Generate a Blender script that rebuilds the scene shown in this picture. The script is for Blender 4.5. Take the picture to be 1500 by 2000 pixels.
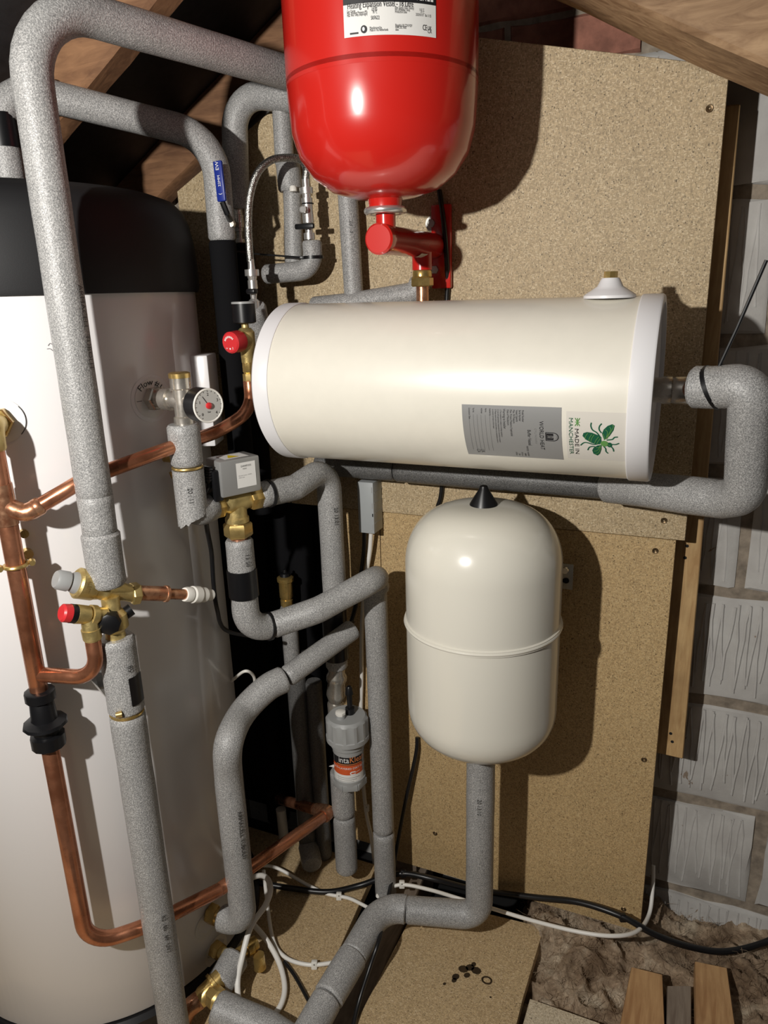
import bpy, bmesh, math, random
from mathutils import Vector, Matrix, noise
from math import pi, sin, cos, tan, atan2, sqrt, radians, hypot

for o in list(bpy.data.objects): bpy.data.objects.remove(o)
SC = bpy.context.scene
COL = SC.collection
random.seed(7)

# ------------------------------------------------------------------ camera
H = 1.26                                   # eye height over the loft floor
F, PITCH, YAW, ROLL = 1420.0, radians(16.8), radians(23.65), radians(-1.74)
CAM = Vector((0, 0, H))
FW = Vector((-sin(YAW)*cos(PITCH), cos(YAW)*cos(PITCH), -sin(PITCH)))
R0 = Vector((cos(YAW), sin(YAW), 0)); U0 = R0.cross(FW)
RT = R0*cos(ROLL) + U0*sin(ROLL); UP = -R0*sin(ROLL) + U0*cos(ROLL)
cd = bpy.data.cameras.new('camera'); co = bpy.data.objects.new('camera', cd); COL.objects.link(co)
cd.sensor_fit = 'VERTICAL'; cd.sensor_height = 24.0; cd.lens = F/2000*24.0; cd.clip_start = 0.02
co.matrix_world = Matrix(((RT.x, UP.x, -FW.x, 0), (RT.y, UP.y, -FW.y, 0), (RT.z, UP.z, -FW.z, H), (0, 0, 0, 1)))
SC.camera = co

# ------------------------------------------------------------------ light: one hand lamp left of the camera, faint loft ambience
wd = bpy.data.worlds.new('loft'); SC.world = wd; wd.use_nodes = True
wd.node_tree.nodes['Background'].inputs[0].default_value = (1.0, 0.92, 0.84, 1)
wd.node_tree.nodes['Background'].inputs[1].default_value = 0.042
ld = bpy.data.lights.new('hand_lamp', 'POINT'); lo = bpy.data.objects.new('hand_lamp', ld); COL.objects.link(lo)
lo.location = (-0.55, -0.26, H + 0.17); ld.energy = 72; ld.shadow_soft_size = 0.016; ld.color = (1.0, 0.965, 0.91)
SC.view_settings.view_transform = 'Standard'; SC.view_settings.look = 'None'
SC.view_settings.exposure = 0.0; SC.view_settings.gamma = 1.0
try: SC.view_settings.use_curve_mapping = False
except Exception: pass

# ------------------------------------------------------------------ placing helpers
WB = 1.26            # front plane of the boards
WW = 1.385            # face of the block wall
CYL = Vector((-1.047, 0.910, 0)); CR = 0.286
BUF = Vector((0, 1.072, H - 0.139)); BR = 0.125
RED = Vector((-0.437, 1.036, 0)); RR = 0.131
WHI = Vector((-0.3065, 1.105, 0)); WR = 0.130
Z3 = Vector((0, 0, 1)); X3 = Vector((1, 0, 0)); Y3 = Vector((0, 1, 0))

def ray(x, y): return FW + RT*((x-750)/F) - UP*((y-1000)/F)
def hit(x, y, C, a, r):
    d = ray(x, y); a = a.normalized(); w = CAM - C
    dp = d - a*d.dot(a); wp = w - a*w.dot(a)
    A = dp.dot(dp); B = 2*dp.dot(wp); K = wp.dot(wp) - r*r
    D = max(0.0, B*B - 4*A*K)
    return CAM + d*((-B - sqrt(D))/(2*A))
def P(x, y, Y=None, c=None, z=None, t=None):
    """the point seen at (x, y), at wall distance Y, height z, or c in front of the hot water cylinder"""
    if c is not None: return hit(x, y, CYL, Z3, CR + c)
    d = ray(x, y)
    if Y is not None: return CAM + d*(Y/d.y)
    if z is not None: return CAM + d*((z-H)/d.z)
    return CAM + d*t
def mpp(p): return (p - CAM).dot(FW)/F      # metres per pixel at p

# ------------------------------------------------------------------ materials
MATS = {}
def nt(name):
    m = bpy.data.materials.new(name); m.use_nodes = True
    t = m.node_tree; b = t.nodes['Principled BSDF']; MATS[name] = m
    return m, t, b
def coords(t, scale=(1, 1, 1)):
    tc = t.nodes.new('ShaderNodeTexCoord'); mp = t.nodes.new('ShaderNodeMapping')
    mp.inputs['Scale'].default_value = scale; t.links.new(tc.outputs['Object'], mp.inputs[0]); return mp.outputs[0]
def nz(t, v, s, det=3, rough=.55, dist=0):
    n = t.nodes.new('ShaderNodeTexNoise'); n.inputs['Scale'].default_value = s; n.inputs['Detail'].default_value = det
    n.inputs['Roughness'].default_value = rough; n.inputs['Distortion'].default_value = dist
    t.links.new(v, n.inputs['Vector']); return n.outputs['Fac']
def ramp(t, f, stops):
    r = t.nodes.new('ShaderNodeValToRGB'); e = r.color_ramp.elements
    while len(e) < len(stops): e.new(.5)
    for el, (p, c) in zip(e, stops): el.position = p; el.color = (*c, 1) if len(c) == 3 else c
    t.links.new(f, r.inputs[0]); return r.outputs[0]
def mix(t, f, a, b, mode='MIX'):
    m = t.nodes.new('ShaderNodeMix'); m.data_type = 'RGBA'; m.blend_type = mode
    for i, v in ((0, f), (6, a), (7, b)):
        if isinstance(v, (int, float)): m.inputs[i].default_value = v
        elif isinstance(v, tuple): m.inputs[i].default_value = (*v, 1)
        else: t.links.new(v, m.inputs[i])
    return m.outputs[2]
def bump(t, b, h, s, d=.001):
    n = t.nodes.new('ShaderNodeBump'); n.inputs['Strength'].default_value = s; n.inputs['Distance'].default_value = d
    t.links.new(h, n.inputs['Height']); t.links.new(n.outputs[0], b.inputs['Normal'])
def plain(name, col, rough=.5, metal=0, coat=0, bumpy=None, vary=0, spec=.5):
    m, t, b = nt(name)
    b.inputs['Roughness'].default_value = rough; b.inputs['Metallic'].default_value = metal
    b.inputs['Coat Weight'].default_value = coat; b.inputs['Coat Roughness'].default_value = .08
    b.inputs['Specular IOR Level'].default_value = spec
    v = coords(t)
    if vary:
        c0 = tuple(max(0, c*(1-vary)) for c in col); c1 = tuple(min(1, c*(1+vary)) for c in col)
        t.links.new(ramp(t, nz(t, v, 45, 4), [(.3, c0), (.7, c1)]), b.inputs['Base Color'])
    else: b.inputs['Base Color'].default_value = (*col, 1)
    if bumpy: bump(t, b, nz(t, v, bumpy[0], 3), bumpy[1])
    return m
def foam(name, lo_, mid, hi):
    m, t, b = nt(name); v = coords(t)
    n = nz(t, v, 620, 2, .6); n2 = nz(t, v, 12, 2)
    c = ramp(t, n, [(.34, (lo_,)*3), (.5, (mid, mid*.985, mid*.96)), (.68, (hi, hi*.985, hi*.96))])
    c = mix(t, .35, c, ramp(t, n2, [(.3, (.55,)*3), (.7, (1,)*3)]), 'MULTIPLY')
    t.links.new(c, b.inputs['Base Color'])
    b.inputs['Roughness'].default_value = .42; b.inputs['Specular IOR Level'].default_value = .55
    bump(t, b, nz(t, v, 420, 2, .6), .6, .0012)
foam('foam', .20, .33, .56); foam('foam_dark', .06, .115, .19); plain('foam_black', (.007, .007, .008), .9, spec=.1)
plain('black_plastic', (.007, .007, .008), .36, spec=.4); plain('black_cap', (.013, .013, .014), .6, bumpy=(600, .08), spec=.35)
plain('black_tape', (.006, .006, .007), .3); plain('black_cable', (.008, .008, .009), .35)
plain('dark_rubber', (.02, .02, .022), .5)
plain('white_steel', (.80, .785, .785), .24, coat=.15); plain('cream_steel', (.79, .755, .66), .32, coat=.25, vary=.015)
plain('cap_white', (.80, .79, .80), .38); plain('cream_enamel', (.76, .73, .64), .22, coat=.4)
plain('white_plastic', (.80, .78, .72), .35); plain('white_cable', (.82, .80, .75), .4)
plain('red_enamel', (.58, .018, .012), .24, coat=.6); plain('red_plastic', (.62, .03, .035), .35)
plain('grey_plastic', (.33, .335, .33), .4); plain('box_grey', (.36, .38, .385), .45)
plain('blue_vinyl', (.012, .03, .25), .4); plain('paper', (.78, .77, .74), .55); plain('label_grey', (.33, .33, .325), .4, metal=.25)
plain('ink', (.012, .012, .014), .5); plain('ink_grey', (.16, .16, .16), .5); plain('ink_faint', (.22, .22, .215), .5); plain('foam_ink', (.05, .05, .05), .6)
plain('print_white', (.82, .82, .8), .5); plain('orange', (.62, .10, .025), .4); plain('orange_light', (.75, .25, .08), .4)
plain('bee_dark', (.008, .10, .05), .5); plain('bee_light', (.12, .30, .08), .5); plain('clear_label', (.70, .665, .60), .35)
plain('yellow', (.75, .55, .02), .5); plain('dial', (.50, .49, .46), .35); plain('steel_box', (.42, .42, .41), .42, metal=.55)
plain('chrome', (.80, .78, .75), .25, metal=.8); plain('screw_steel', (.16, .11, .06), .4, metal=.8); plain('galv', (.45, .45, .43), .4, metal=.8, vary=.15)
plain('foil', (.62, .61, .58), .3, metal=.9, vary=.35, bumpy=(60, .6)); plain('felt', (.022, .022, .024), .6, bumpy=(160, .25), vary=.35)
plain('mortar', (.27, .225, .175), .9, bumpy=(110, 1.0), vary=.35); plain('brick', (.30, .125, .085), .85, bumpy=(150, .6), vary=.3)
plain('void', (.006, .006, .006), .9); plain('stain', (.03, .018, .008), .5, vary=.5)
def metal_var(name, col, col2, rough, scale=22, b_=None):
    m, t, b = nt(name); v = coords(t); b.inputs['Metallic'].default_value = .8
    t.links.new(ramp(t, nz(t, v, scale, 4), [(.33, col2), (.62, col)]), b.inputs['Base Color'])
    t.links.new(ramp(t, nz(t, v, scale*2, 3), [(.3, (rough*.75,)*3), (.7, (rough*1.3,)*3)]), b.inputs['Roughness'])
    if b_: bump(t, b, nz(t, v, b_[0], 2), b_[1])
metal_var('copper', (.60, .26, .145), (.40, .15, .075), .26)
metal_var('copper_burnt', (.62, .34, .20), (.42, .17, .09), .3, 60)
metal_var('brass', (.70, .51, .20), (.52, .35, .11), .28)
metal_var('brass_cast', (.70, .55, .24), (.56, .42, .16), .42, 40, (420, .25))
metal_var('nickel', (.62, .58, .52), (.42, .39, .34), .27)
def flakes(t, v, scale, thr, seed):
    """random flat chips: one grey value per cell, only the top few per cent show"""
    mp = t.nodes.new('ShaderNodeMapping'); mp.inputs['Scale'].default_value = scale; mp.inputs['Location'].default_value = (seed, seed*.7, seed*1.3)
    mp.inputs['Rotation'].default_value = (seed*.3, seed*.9, seed*.5); t.links.new(v, mp.inputs[0])
    vo = t.nodes.new('ShaderNodeTexVoronoi'); vo.inputs['Scale'].default_value = 1; vo.inputs['Randomness'].default_value = 1; t.links.new(mp.outputs[0], vo.inputs['Vector'])
    sp = t.nodes.new('ShaderNodeSeparateColor'); t.links.new(vo.outputs['Color'], sp.inputs[0])
    return ramp(t, sp.outputs[0], [(thr, (0, 0, 0)), (min(1, thr+.02), (1, 1, 1))])
def chip(name, base, dark, light):
    m, t, b = nt(name); v = coords(t)
    n = nz(t, v, 300, 4, .7, .5); big = nz(t, v, 5, 3)
    c = ramp(t, n, [(.33, dark), (.5, base), (.64, tuple(min(1, k*1.16) for k in base))])
    for k, (sc, thr, col) in enumerate((((430, 850, 850), .86, tuple(min(1, q*1.32) for q in base)), ((850, 850, 430), .88, tuple(q*.68 for q in base)), ((340, 950, 950), .93, light), ((950, 950, 330), .935, light), ((650, 650, 550), .972, tuple(q*.42 for q in dark)))):
        c = mix(t, flakes(t, v, sc, thr, k*3.7+1), c, col)
    c = mix(t, .5, c, ramp(t, big, [(.3, (.84, .82, .80)), (.7, (1, 1, 1))]), 'MULTIPLY')
    t.links.new(c, b.inputs['Base Color']); b.inputs['Roughness'].default_value = .6
    bump(t, b, n, .2)
chip('chipboard', (.45, .345, .205), (.32, .235, .125), (.66, .54, .355))
chip('chipboard_gold', (.49, .345, .17), (.34, .22, .10), (.62, .465, .25))
chip('chip_floor', (.47, .345, .19), (.30, .20, .10), (.66, .52, .33))
chip('chip_pale', (.55, .47, .34), (.35, .27, .17), (.68, .60, .46))
def wood(name, a, b2, sc=(6, 6, 60)):
    m, t, b = nt(name); v = coords(t, sc)
    n = nz(t, v, 1.4, 5, .6, 1.2); n2 = nz(t, coords(t), 9, 4)
    c = ramp(t, n, [(.32, b2), (.66, a)])
    c = mix(t, .6, c, ramp(t, n2, [(.32, (.45, .4, .36)), (.62, (1, 1, 1))]), 'MULTIPLY')
    t.links.new(c, b.inputs['Base Color']); b.inputs['Roughness'].default_value = .7
    bump(t, b, n, .35, .002)
wood('rafter_wood', (.32, .165, .08), (.17, .08, .038), (5, 40, 40))
wood('purlin_wood', (.52, .34, .19), (.26, .145, .07), (9, 40, 40))
wood('pale_wood', (.62, .42, .20), (.45, .27, .115), (60, 60, 6))
wood('joist_wood', (.55, .335, .155), (.36, .19, .08), (40, 5, 40)); wood('joist_grey', (.27, .22, .17), (.16, .12, .09), (40, 5, 40))
def block_mat():
    m, t, b = nt('block_grey'); v = coords(t)
    n = nz(t, v, 20, 4); f = nz(t, v, 300, 3)
    c = ramp(t, n, [(.3, (.45, .435, .415)), (.7, (.55, .54, .515))])
    c = mix(t, ramp(t, nz(t, v, 34, 3, .6, .8), [(.285, (1, 1, 1)), (.31, (0, 0, 0))]), c, (.27, .21, .16))
    t.links.new(c, b.inputs['Base Color']); b.inputs['Roughness'].default_value = .85
    bump(t, b, f, .3)
block_mat()
plain('groove', (.25, .235, .215), .9)
m, t, b = nt('glass_wool'); v = coords(t)
c = mix(t, .75, ramp(t, nz(t, v, 11, 4, .6, .6), [(.34, (.30, .20, .12)), (.52, (.58, .43, .29)), (.68, (.85, .72, .54))]), ramp(t, nz(t, v, 60, 5, .75, 1.5), [(.3, (.34, .30, .27)), (.62, (1, 1, 1))]), 'MULTIPLY')
t.links.new(c, b.inputs['Base Color']); b.inputs['Roughness'].default_value = .95; bump(t, b, nz(t, v, 190, 5, .8, 2), .9, .004)
m, t, b = nt('braid'); v = coords(t); b.inputs['Metallic'].default_value = 1; b.inputs['Roughness'].default_value = .3
ck = nz(t, v, 900, 1)
t.links.new(ramp(t, ck, [(.4, (.12, .12, .11)), (.6, (.75, .74, .7))]), b.inputs['Base Color']); bump(t, b, ck, .7)

# ------------------------------------------------------------------ mesh helpers
def M(name, bm, mat, parent=None, label=None, cat=None, group=None, kind=None, sharp=38, mats=None):
    bmesh.ops.recalc_face_normals(bm, faces=bm.faces[:])
    for f in bm.faces: f.smooth = True
    for e in bm.edges:
        if len(e.link_faces) == 2 and e.calc_face_angle(0) > radians(sharp): e.smooth = False
    if parent is not None:
        org = parent.get('_o'); org = Vector(org)
    else:
        xs = [v.co for v in bm.verts]
        lo3 = Vector([min(v[i] for v in xs) for i in range(3)]); hi3 = Vector([max(v[i] for v in xs) for i in range(3)])
        org = Vector(((lo3.x+hi3.x)/2, (lo3.y+hi3.y)/2, lo3.z))
    for v in bm.verts: v.co -= org
    me = bpy.data.meshes.new(name); bm.to_mesh(me); bm.free()
    me.materials.append(MATS[mat])
    o = bpy.data.objects.new(name, me); COL.objects.link(o)
    if parent is not None: o.parent = parent
    else: o.location = org
    o['_o'] = tuple(org)
    tagp(o, label, cat, group, kind); return o
def tagp(o, label=None, cat=None, group=None, kind=None):
    for k, v in (('label', label), ('category', cat), ('group', group), ('kind', kind)):
        if v: o[k] = v
    return o
def E(name, loc, label=None, cat=None, group=None, kind=None):
    o = bpy.data.objects.new(name, None); COL.objects.link(o); o.location = loc; o.empty_display_size = .02
    o['_o'] = tuple(loc); return tagp(o, label, cat, group, kind)
NB = bmesh.new
def frame(d):
    d = d.normalized(); a = Z3 if abs(d.z) < .9 else X3
    u = a.cross(d).normalized(); return u, d.cross(u)
def fillet(pts, fr, n=9):
    if not isinstance(fr, (list, tuple)): fr = [fr]*len(pts)
    out = [pts[0]]
    for i in range(1, len(pts)-1):
        p, a, b = pts[i], (pts[i-1]-pts[i]), (pts[i+1]-pts[i]); la, lb = a.length, b.length; a.normalize(); b.normalize()
        ang = a.angle(b)
        if ang > pi-.03 or fr[i] <= 0: out.append(p); continue
        d = min(fr[i]/tan(ang/2), .48*la if i > 1 else .95*la, .48*lb if i < len(pts)-2 else .95*lb)
        r = d*tan(ang/2); c = p + (a+b).normalized()*(r/sin(ang/2))
        s = p + a*d - c; e = p + b*d - c; th = s.angle(e); ax = s.cross(e).normalized()
        for k in range(n+1): out.append(c + Matrix.Rotation(th*k/n, 3, ax) @ s)
    out.append(pts[-1]); return out
def spline(pts, n=8):
    q = [pts[0]*2-pts[1]] + pts + [pts[-1]*2-pts[-2]]; out = []
    for i in range(1, len(q)-2):
        for k in range(n):
            t = k/n; a, b, c, d = q[i-1], q[i], q[i+1], q[i+2]
            out.append(.5*((2*b) + (c-a)*t + (2*a-5*b+4*c-d)*t*t + (3*b-a-3*c+d)*t**3))
    out.append(pts[-1]); return out
def resample(path, step):
    out = [path[0]]; 
    for a, b in zip(path, path[1:]):
        k = max(1, int((b-a).length/step))
        for j in range(1, k+1): out.append(a.lerp(b, j/k))
    return out
def sweep(bm, path, r, n=20, wob=0.0, round_=True, seed=0, radii=None):
    path = [p for i, p in enumerate(path) if i == 0 or (p-path[i-1]).length > 1e-5]
    tang = []
    for i in range(len(path)):
        a = path[max(0, i-1)]; b = path[min(len(path)-1, i+1)]; tang.append((b-a).normalized())
    u, v = frame(tang[0]); rings = []
    items = []
    L = 0
    for i, p in enumerate(path):
        if i: 
            q = tang[i-1].rotation_difference(tang[i]); u = q @ u; L += (p-path[i-1]).length
        v = tang[i].cross(u)
        rr = r if radii is None else radii(L)
        if wob: rr *= 1 + wob*noise.noise(Vector((L*14, seed, 3.1)))
        if i == 0 and round_: items.append((p, u.copy(), v.copy(), rr*.88)); p2 = p + tang[0]*min(.004, r*.2); items.append((p2, u.copy(), v.copy(), rr))
        elif i == len(path)-1 and round_: p2 = p - tang[i]*min(.004, r*.2); items.append((p2, u.copy(), v.copy(), rr)); items.append((p, u.copy(), v.copy(), rr*.88))
        else: items.append((p, u.copy(), v.copy(), rr))
    for p, u, v, rr in items:
        rings.append([bm.verts.new(p + (u*cos(2*pi*k/n) + v*sin(2*pi*k/n))*rr) for k in range(n)])
    for a, b in zip(rings, rings[1:]):
        for k in range(n): bm.faces.new((a[k], a[(k+1) % n], b[(k+1) % n], b[k]))
    bm.faces.new(rings[0][::-1]); bm.faces.new(rings[-1]); return bm
def lathe(bm, A, B, prof, n=28, flat=False):
    """prof: (s along A->B as a fraction, radius in metres)"""
    d = B-A; u, v = frame(d); rings = []
    for s, r in prof:
        c = A + d*s
        rings.append([bm.verts.new(c + (u*cos(2*pi*k/n) + v*sin(2*pi*k/n))*max(r, 1e-5)) for k in range(n)])
    for a, b in zip(rings, rings[1:]):
        for k in range(n): bm.faces.new((a[k], a[(k+1) % n], b[(k+1) % n], b[k]))
    bm.faces.new(rings[0][::-1]); bm.faces.new(rings[-1]); return bm
def cyl(bm, A, B, r, n=24, ch=.06):
    return lathe(bm, A, B, [(0, r*(1-ch)), (min(.3, ch*r/(B-A).length), r), (1-min(.3, ch*r/(B-A).length), r), (1, r*(1-ch))], n)
def hexn(bm, A, B, r): return lathe(bm, A, B, [(0, r*.9), (.12, r), (.88, r), (1, r*.9)], 6)
def ring(bm, C, ax, R, r, n=28, m=10, arc=(0, 2*pi)):
    u, v = frame(ax); ax = ax.normalized(); full = abs(arc[1]-arc[0]-2*pi) < 1e-6; rs = []
    K = n if full else n+1
    for i in range(K):
        t = arc[0] + (arc[1]-arc[0])*i/n; d = u*cos(t)+v*sin(t)
        rs.append([bm.verts.new(C + d*(R + r*cos(2*pi*j/m)) + ax*(r*sin(2*pi*j/m))) for j in range(m)])
    for i in range(n):
        a, b = rs[i], rs[(i+1) % K]
        for j in range(m): bm.faces.new((a[j], a[(j+1) % m], b[(j+1) % m], b[j]))
    if not full: bm.faces.new(rs[0][::-1]); bm.faces.new(rs[-1])
    return bm
def band(bm, A, B, r, n=28, th=.0012):
    return lathe(bm, A, B, [(0, r), (0, r+th), (1, r+th), (1, r)], n)
def obox(bm, c, ax, s, bev=0):
    ux, uy, uz = [a.normalized() for a in ax]; vs = []
    for i in (-1, 1):
        for j in (-1, 1):
            for k in (-1, 1): vs.append(bm.verts.new(c + ux*(i*s[0]/2) + uy*(j*s[1]/2) + uz*(k*s[2]/2)))
    fs = [bm.faces.new([vs[q] for q in f]) for f in ((0, 1, 3, 2), (4, 6, 7, 5), (0, 4, 5, 1), (2, 3, 7, 6), (0, 2, 6, 4), (1, 5, 7, 3))]
    if bev:
        es = list({e for f in fs for e in f.edges}); bmesh.ops.bevel(bm, geom=es, offset=bev, segments=2, affect='EDGES', profile=.5)
    return bm
AX = (X3, Y3, Z3)
def prism(bm, top, down, bev=0):
    a = [bm.verts.new(p) for p in top]; b = [bm.verts.new(p + down) for p in top]; n = len(a)
    fs = [bm.faces.new(a), bm.faces.new(b[::-1])] + [bm.faces.new((a[i], b[i], b[(i+1) % n], a[(i+1) % n])) for i in range(n)]
    if bev:
        es = list({e for f in fs for e in f.edges}); bmesh.ops.bevel(bm, geom=es, offset=bev, segments=1, affect='EDGES')
    return bm
# ---- print wrapped on a round surface: u to the right, v up as the viewer reads it
def wrapper(C, a, o, r):
    a = a.normalized(); o = (o - a*o.dot(a)).normalized(); t = a.cross(o)
    return lambda u, v, e=0.0: C + a*v + (o*cos(u/r) + t*sin(u/r))*(r+e)
def flatter(C, rt, up):
    nrm = rt.cross(up).normalized(); return lambda u, v, e=0.0: C + rt.normalized()*u + up.normalized()*v + nrm*e
FONTC = {}
def txt(bm, wr, s, size, u0, v0, align='L', rot=0.0, e=.0005, squash=1.0, arc=None):
    key = s
    if key not in FONTC:
        cu = bpy.data.curves.new('t', 'FONT'); cu.body = s; cu.size = 1; cu.resolution_u = 2
        ob = bpy.data.objects.new('t', cu); me = bpy.data.meshes.new_from_object(ob)
        FONTC[key] = ([v.co.xy.copy() for v in me.vertices], [tuple(p.vertices) for p in me.polygons])
        bpy.data.objects.remove(ob); bpy.data.curves.remove(cu); bpy.data.meshes.remove(me)
    vs, fs = FONTC[key]
    if not vs: return
    w = max(v.x for v in vs)*size*squash; off = {'L': 0, 'C': -w/2, 'R': -w}[align]; cr, sr = cos(rot), sin(rot); bv = []
    for v in vs:
        x, y = v.x*size*squash+off, v.y*size
        if arc: th = x/arc; x, y = (arc+y)*sin(th), (arc+y)*cos(th)
        bv.append(bm.verts.new(wr(u0 + x*cr - y*sr, v0 + x*sr + y*cr, e)))
    for f in fs:
        try: bm.faces.new([bv[i] for i in f])
        except ValueError: pass
def patch(bm, wr, u0, u1, v0, v1, e=.0003, nu=14, nv=2, round_=0):
    g = [[bm.verts.new(wr(u0+(u1-u0)*i/nu, v0+(v1-v0)*j/nv, e)) for j in range(nv+1)] for i in range(nu+1)]
    for i in range(nu):
        for j in range(nv): bm.faces.new((g[i][j], g[i+1][j], g[i+1][j+1], g[i][j+1]))
    return bm
def poly2(bm, wr, pts, e=.0005):
    try: bm.faces.new([bm.verts.new(wr(u, v, e)) for u, v in pts])
    except ValueError: pass
def stroke(bm, wr, pts, w, e=.0005):
    q = spline([Vector((a, b, 0)) for a, b in pts], 5) if len(pts) > 2 else [Vector((a, b, 0)) for a, b in pts]
    L, R_ = [], []
    for i, p in enumerate(q):
        d = (q[min(i+1, len(q)-1)]-q[max(i-1, 0)]).normalized(); n = Vector((-d.y, d.x, 0))*w/2
        L.append(bm.verts.new(wr(p.x+n.x, p.y+n.y, e))); R_.append(bm.verts.new(wr(p.x-n.x, p.y-n.y, e)))
    for i in range(len(q)-1): bm.faces.new((L[i], L[i+1], R_[i+1], R_[i]))
def disc2(bm, wr, u, v, ru, rv, e=.0005, n=28, rot=0):
    poly2(bm, wr, [(u + ru*cos(2*pi*k/n)*cos(rot) - rv*sin(2*pi*k/n)*sin(rot), v + ru*cos(2*pi*k/n)*sin(rot) + rv*sin(2*pi*k/n)*cos(rot)) for k in range(n)], e)

def tube(name, pts, r, mat, fr=.05, parent=None, label=None, cat=None, group=None, wob=.0, n=20, smooth=False, round_=True, step=.012, radii=None):
    path = spline(pts) if smooth else fillet(pts, fr)
    if wob or radii: path = resample(path, step)
    bm = sweep(NB(), path, r, n, wob, round_, seed=len(bpy.data.objects)*1.7, radii=radii)
    return M(name, bm, mat, parent, label, cat, group)
def sleeve(pts, r, fr=.05, parent=None, label=None, mat='foam', wob=.02, cat=None, radii=None, name=None):
    return tube(name or ('foam_sleeve' if parent else 'insulated_pipe'), pts, r, mat, fr, parent, label, cat, wob=wob, radii=radii)
def cable(name, pts, r, mat, parent=None, label=None, cat='cable', group=None):
    return tube(name, pts, r, mat, 0, parent, label, None if parent else cat, group, smooth=True, n=10, round_=False)
def cone_lathe(name, a, b, prof, mat, parent=None, n=28, **k):
    """a, b points; prof in (fraction, radius in pixels of the photograph at that depth)"""
    s = mpp((a+b)/2); return M(name, lathe(NB(), a, b, [(q, r*s) for q, r in prof], n), mat, parent, **k)
def foam_print(parent, s, size, p, axis, r, roll=0.0):
    """inked lettering on a foam sleeve, running along its axis"""
    axis = axis.normalized(); o = (CAM-p); o = (o - axis*o.dot(axis)).normalized()
    o = Matrix.Rotation(roll, 3, axis) @ o
    wr = wrapper(p, axis, o, r*1.012); bm = NB(); txt(bm, wr, s, size, 0, 0, 'C', rot=-pi/2, e=.0012)
    return M('printed_lettering', bm, 'foam_ink', parent)

# ================================================================== STRUCTURE
def zl(x): return H + .954 + .6160*x        # underside of the felt, left slope
def zr(x): return H + .400 - .5444*x         # right slope
RX = (.400-.954)/(.616+.5444); RZ = zl(RX)
bm = prism(NB(), [Vector(p) for p in ((-1.9, WW+.005, -.15), (.75, WW+.005, -.15), (.75, WW+.005, zr(.75)), (RX, WW+.005, RZ), (-1.9, WW+.005, zl(-1.9)))], Vector((0, .09, 0)))
wall = M('wall_back', bm, 'mortar', kind='structure')
def blk(x0, x1, z0, z1, mat, name, seed, jag=.0025):
    rnd = random.Random(seed); bm = NB(); nx, nz_ = 7, 3
    j = lambda: rnd.uniform(-jag, jag)
    def rg(y, ins):
        pts = []
        for i in range(nx): pts.append((x0+ins+(x1-x0-2*ins)*i/nx, z0+ins))
        for i in range(nz_): pts.append((x1-ins, z0+ins+(z1-z0-2*ins)*i/nz_))
        for i in range(nx): pts.append((x1-ins-(x1-x0-2*ins)*i/nx, z1-ins))
        for i in range(nz_): pts.append((x0+ins, z1-ins-(z1-z0-2*ins)*i/nz_))
        return [bm.verts.new((x+j(), y, min(z+j(), zl(x)-.014, zr(x)-.014))) for x, z in pts]
    dy = rnd.uniform(-.0015, .0015); a = rg(WW+dy, .004); b = rg(WW+.004+dy, 0); c = rg(WW+.03, 0)
    n = len(a)
    for p, q in ((a, b), (b, c)):
        for k in range(n): bm.faces.new((p[k], p[(k+1) % n], q[(k+1) % n], q[k]))
    bm.faces.new(a)
    return M(name, bm, mat, wall)
def key_scratches(o, x0, x1, z0, z1, seed):
    """raised V-shaped keying lines moulded into the face of a block"""
    rnd = random.Random(seed); bm = NB(); x = x0+.008; up_ = True
    while x < x1-.016:
        dx = rnd.uniform(.006, .013); a = z0+rnd.uniform(.012, .05); b = z1-rnd.uniform(.004, .012)
        p = Vector((x, WW, b if up_ else a)); q = Vector((min(x+dx, x1-.006), WW, a if up_ else b)); up_ = not up_
        pts = [p.lerp(q, k/5) + Vector((rnd.uniform(-.0018, .0018), 0, 0)) for k in range(6)]
        for s, t in zip(pts, pts[1:]):
            w = .0022; v = [bm.verts.new(c) for c in (s+Vector((-w, 0, 0)), s+Vector((0, -.0042, 0)), s+Vector((w, 0, 0)), t+Vector((-w, 0, 0)), t+Vector((0, -.0042, 0)), t+Vector((w, 0, 0)))]
            bm.faces.new((v[0], v[1], v[4], v[3])); bm.faces.new((v[1], v[2], v[5], v[4]))
        x += dx*rnd.choice((1, 1, 1.5, .8))
    M('keying_ridges', bm, 'block_grey', o, sharp=180)
BZ = [.022 + .229*k for k in range(-1, 7)]
for k, z0 in enumerate(BZ):
    off = (.30, .190, .33, .22, .098, .30, .10, .28)[k]          # perpends read from the visible courses
    x = off - .45*5
    while x < .72:
        x0, x1 = x+.011, x+.439
        x += .45
        if x1 < -1.35 or x1 > .74: continue
        zt = z0+.229-.011
        if min(zl(x1), zr(x0)) < z0+.05: continue
        o = blk(x0, x1, z0+.011, zt, 'block_grey', 'block', int(k*100+x*50), .004)
        if x1 > -.02 and x0 < .7 and zr(x1) > zt: key_scratches(o, max(x0, -.02), min(x1, .72), z0+.011, zt-.002, int(k*77+x*31))
# facing bricks above the blocks, under the roof slope
for k in range(4):
    z0 = H+.357+.075*k; x = -.348-.225*4 + (.1125 if k % 2 else 0)
    while x < -.2:
        x0, x1 = x, x+.215; x += .225
        if z0+.02 > min(zl(x0), zr(x1)): continue
        blk(x0, x1, z0, z0+.066, 'brick', 'brick', k*31+int(x*40), .002)
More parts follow.
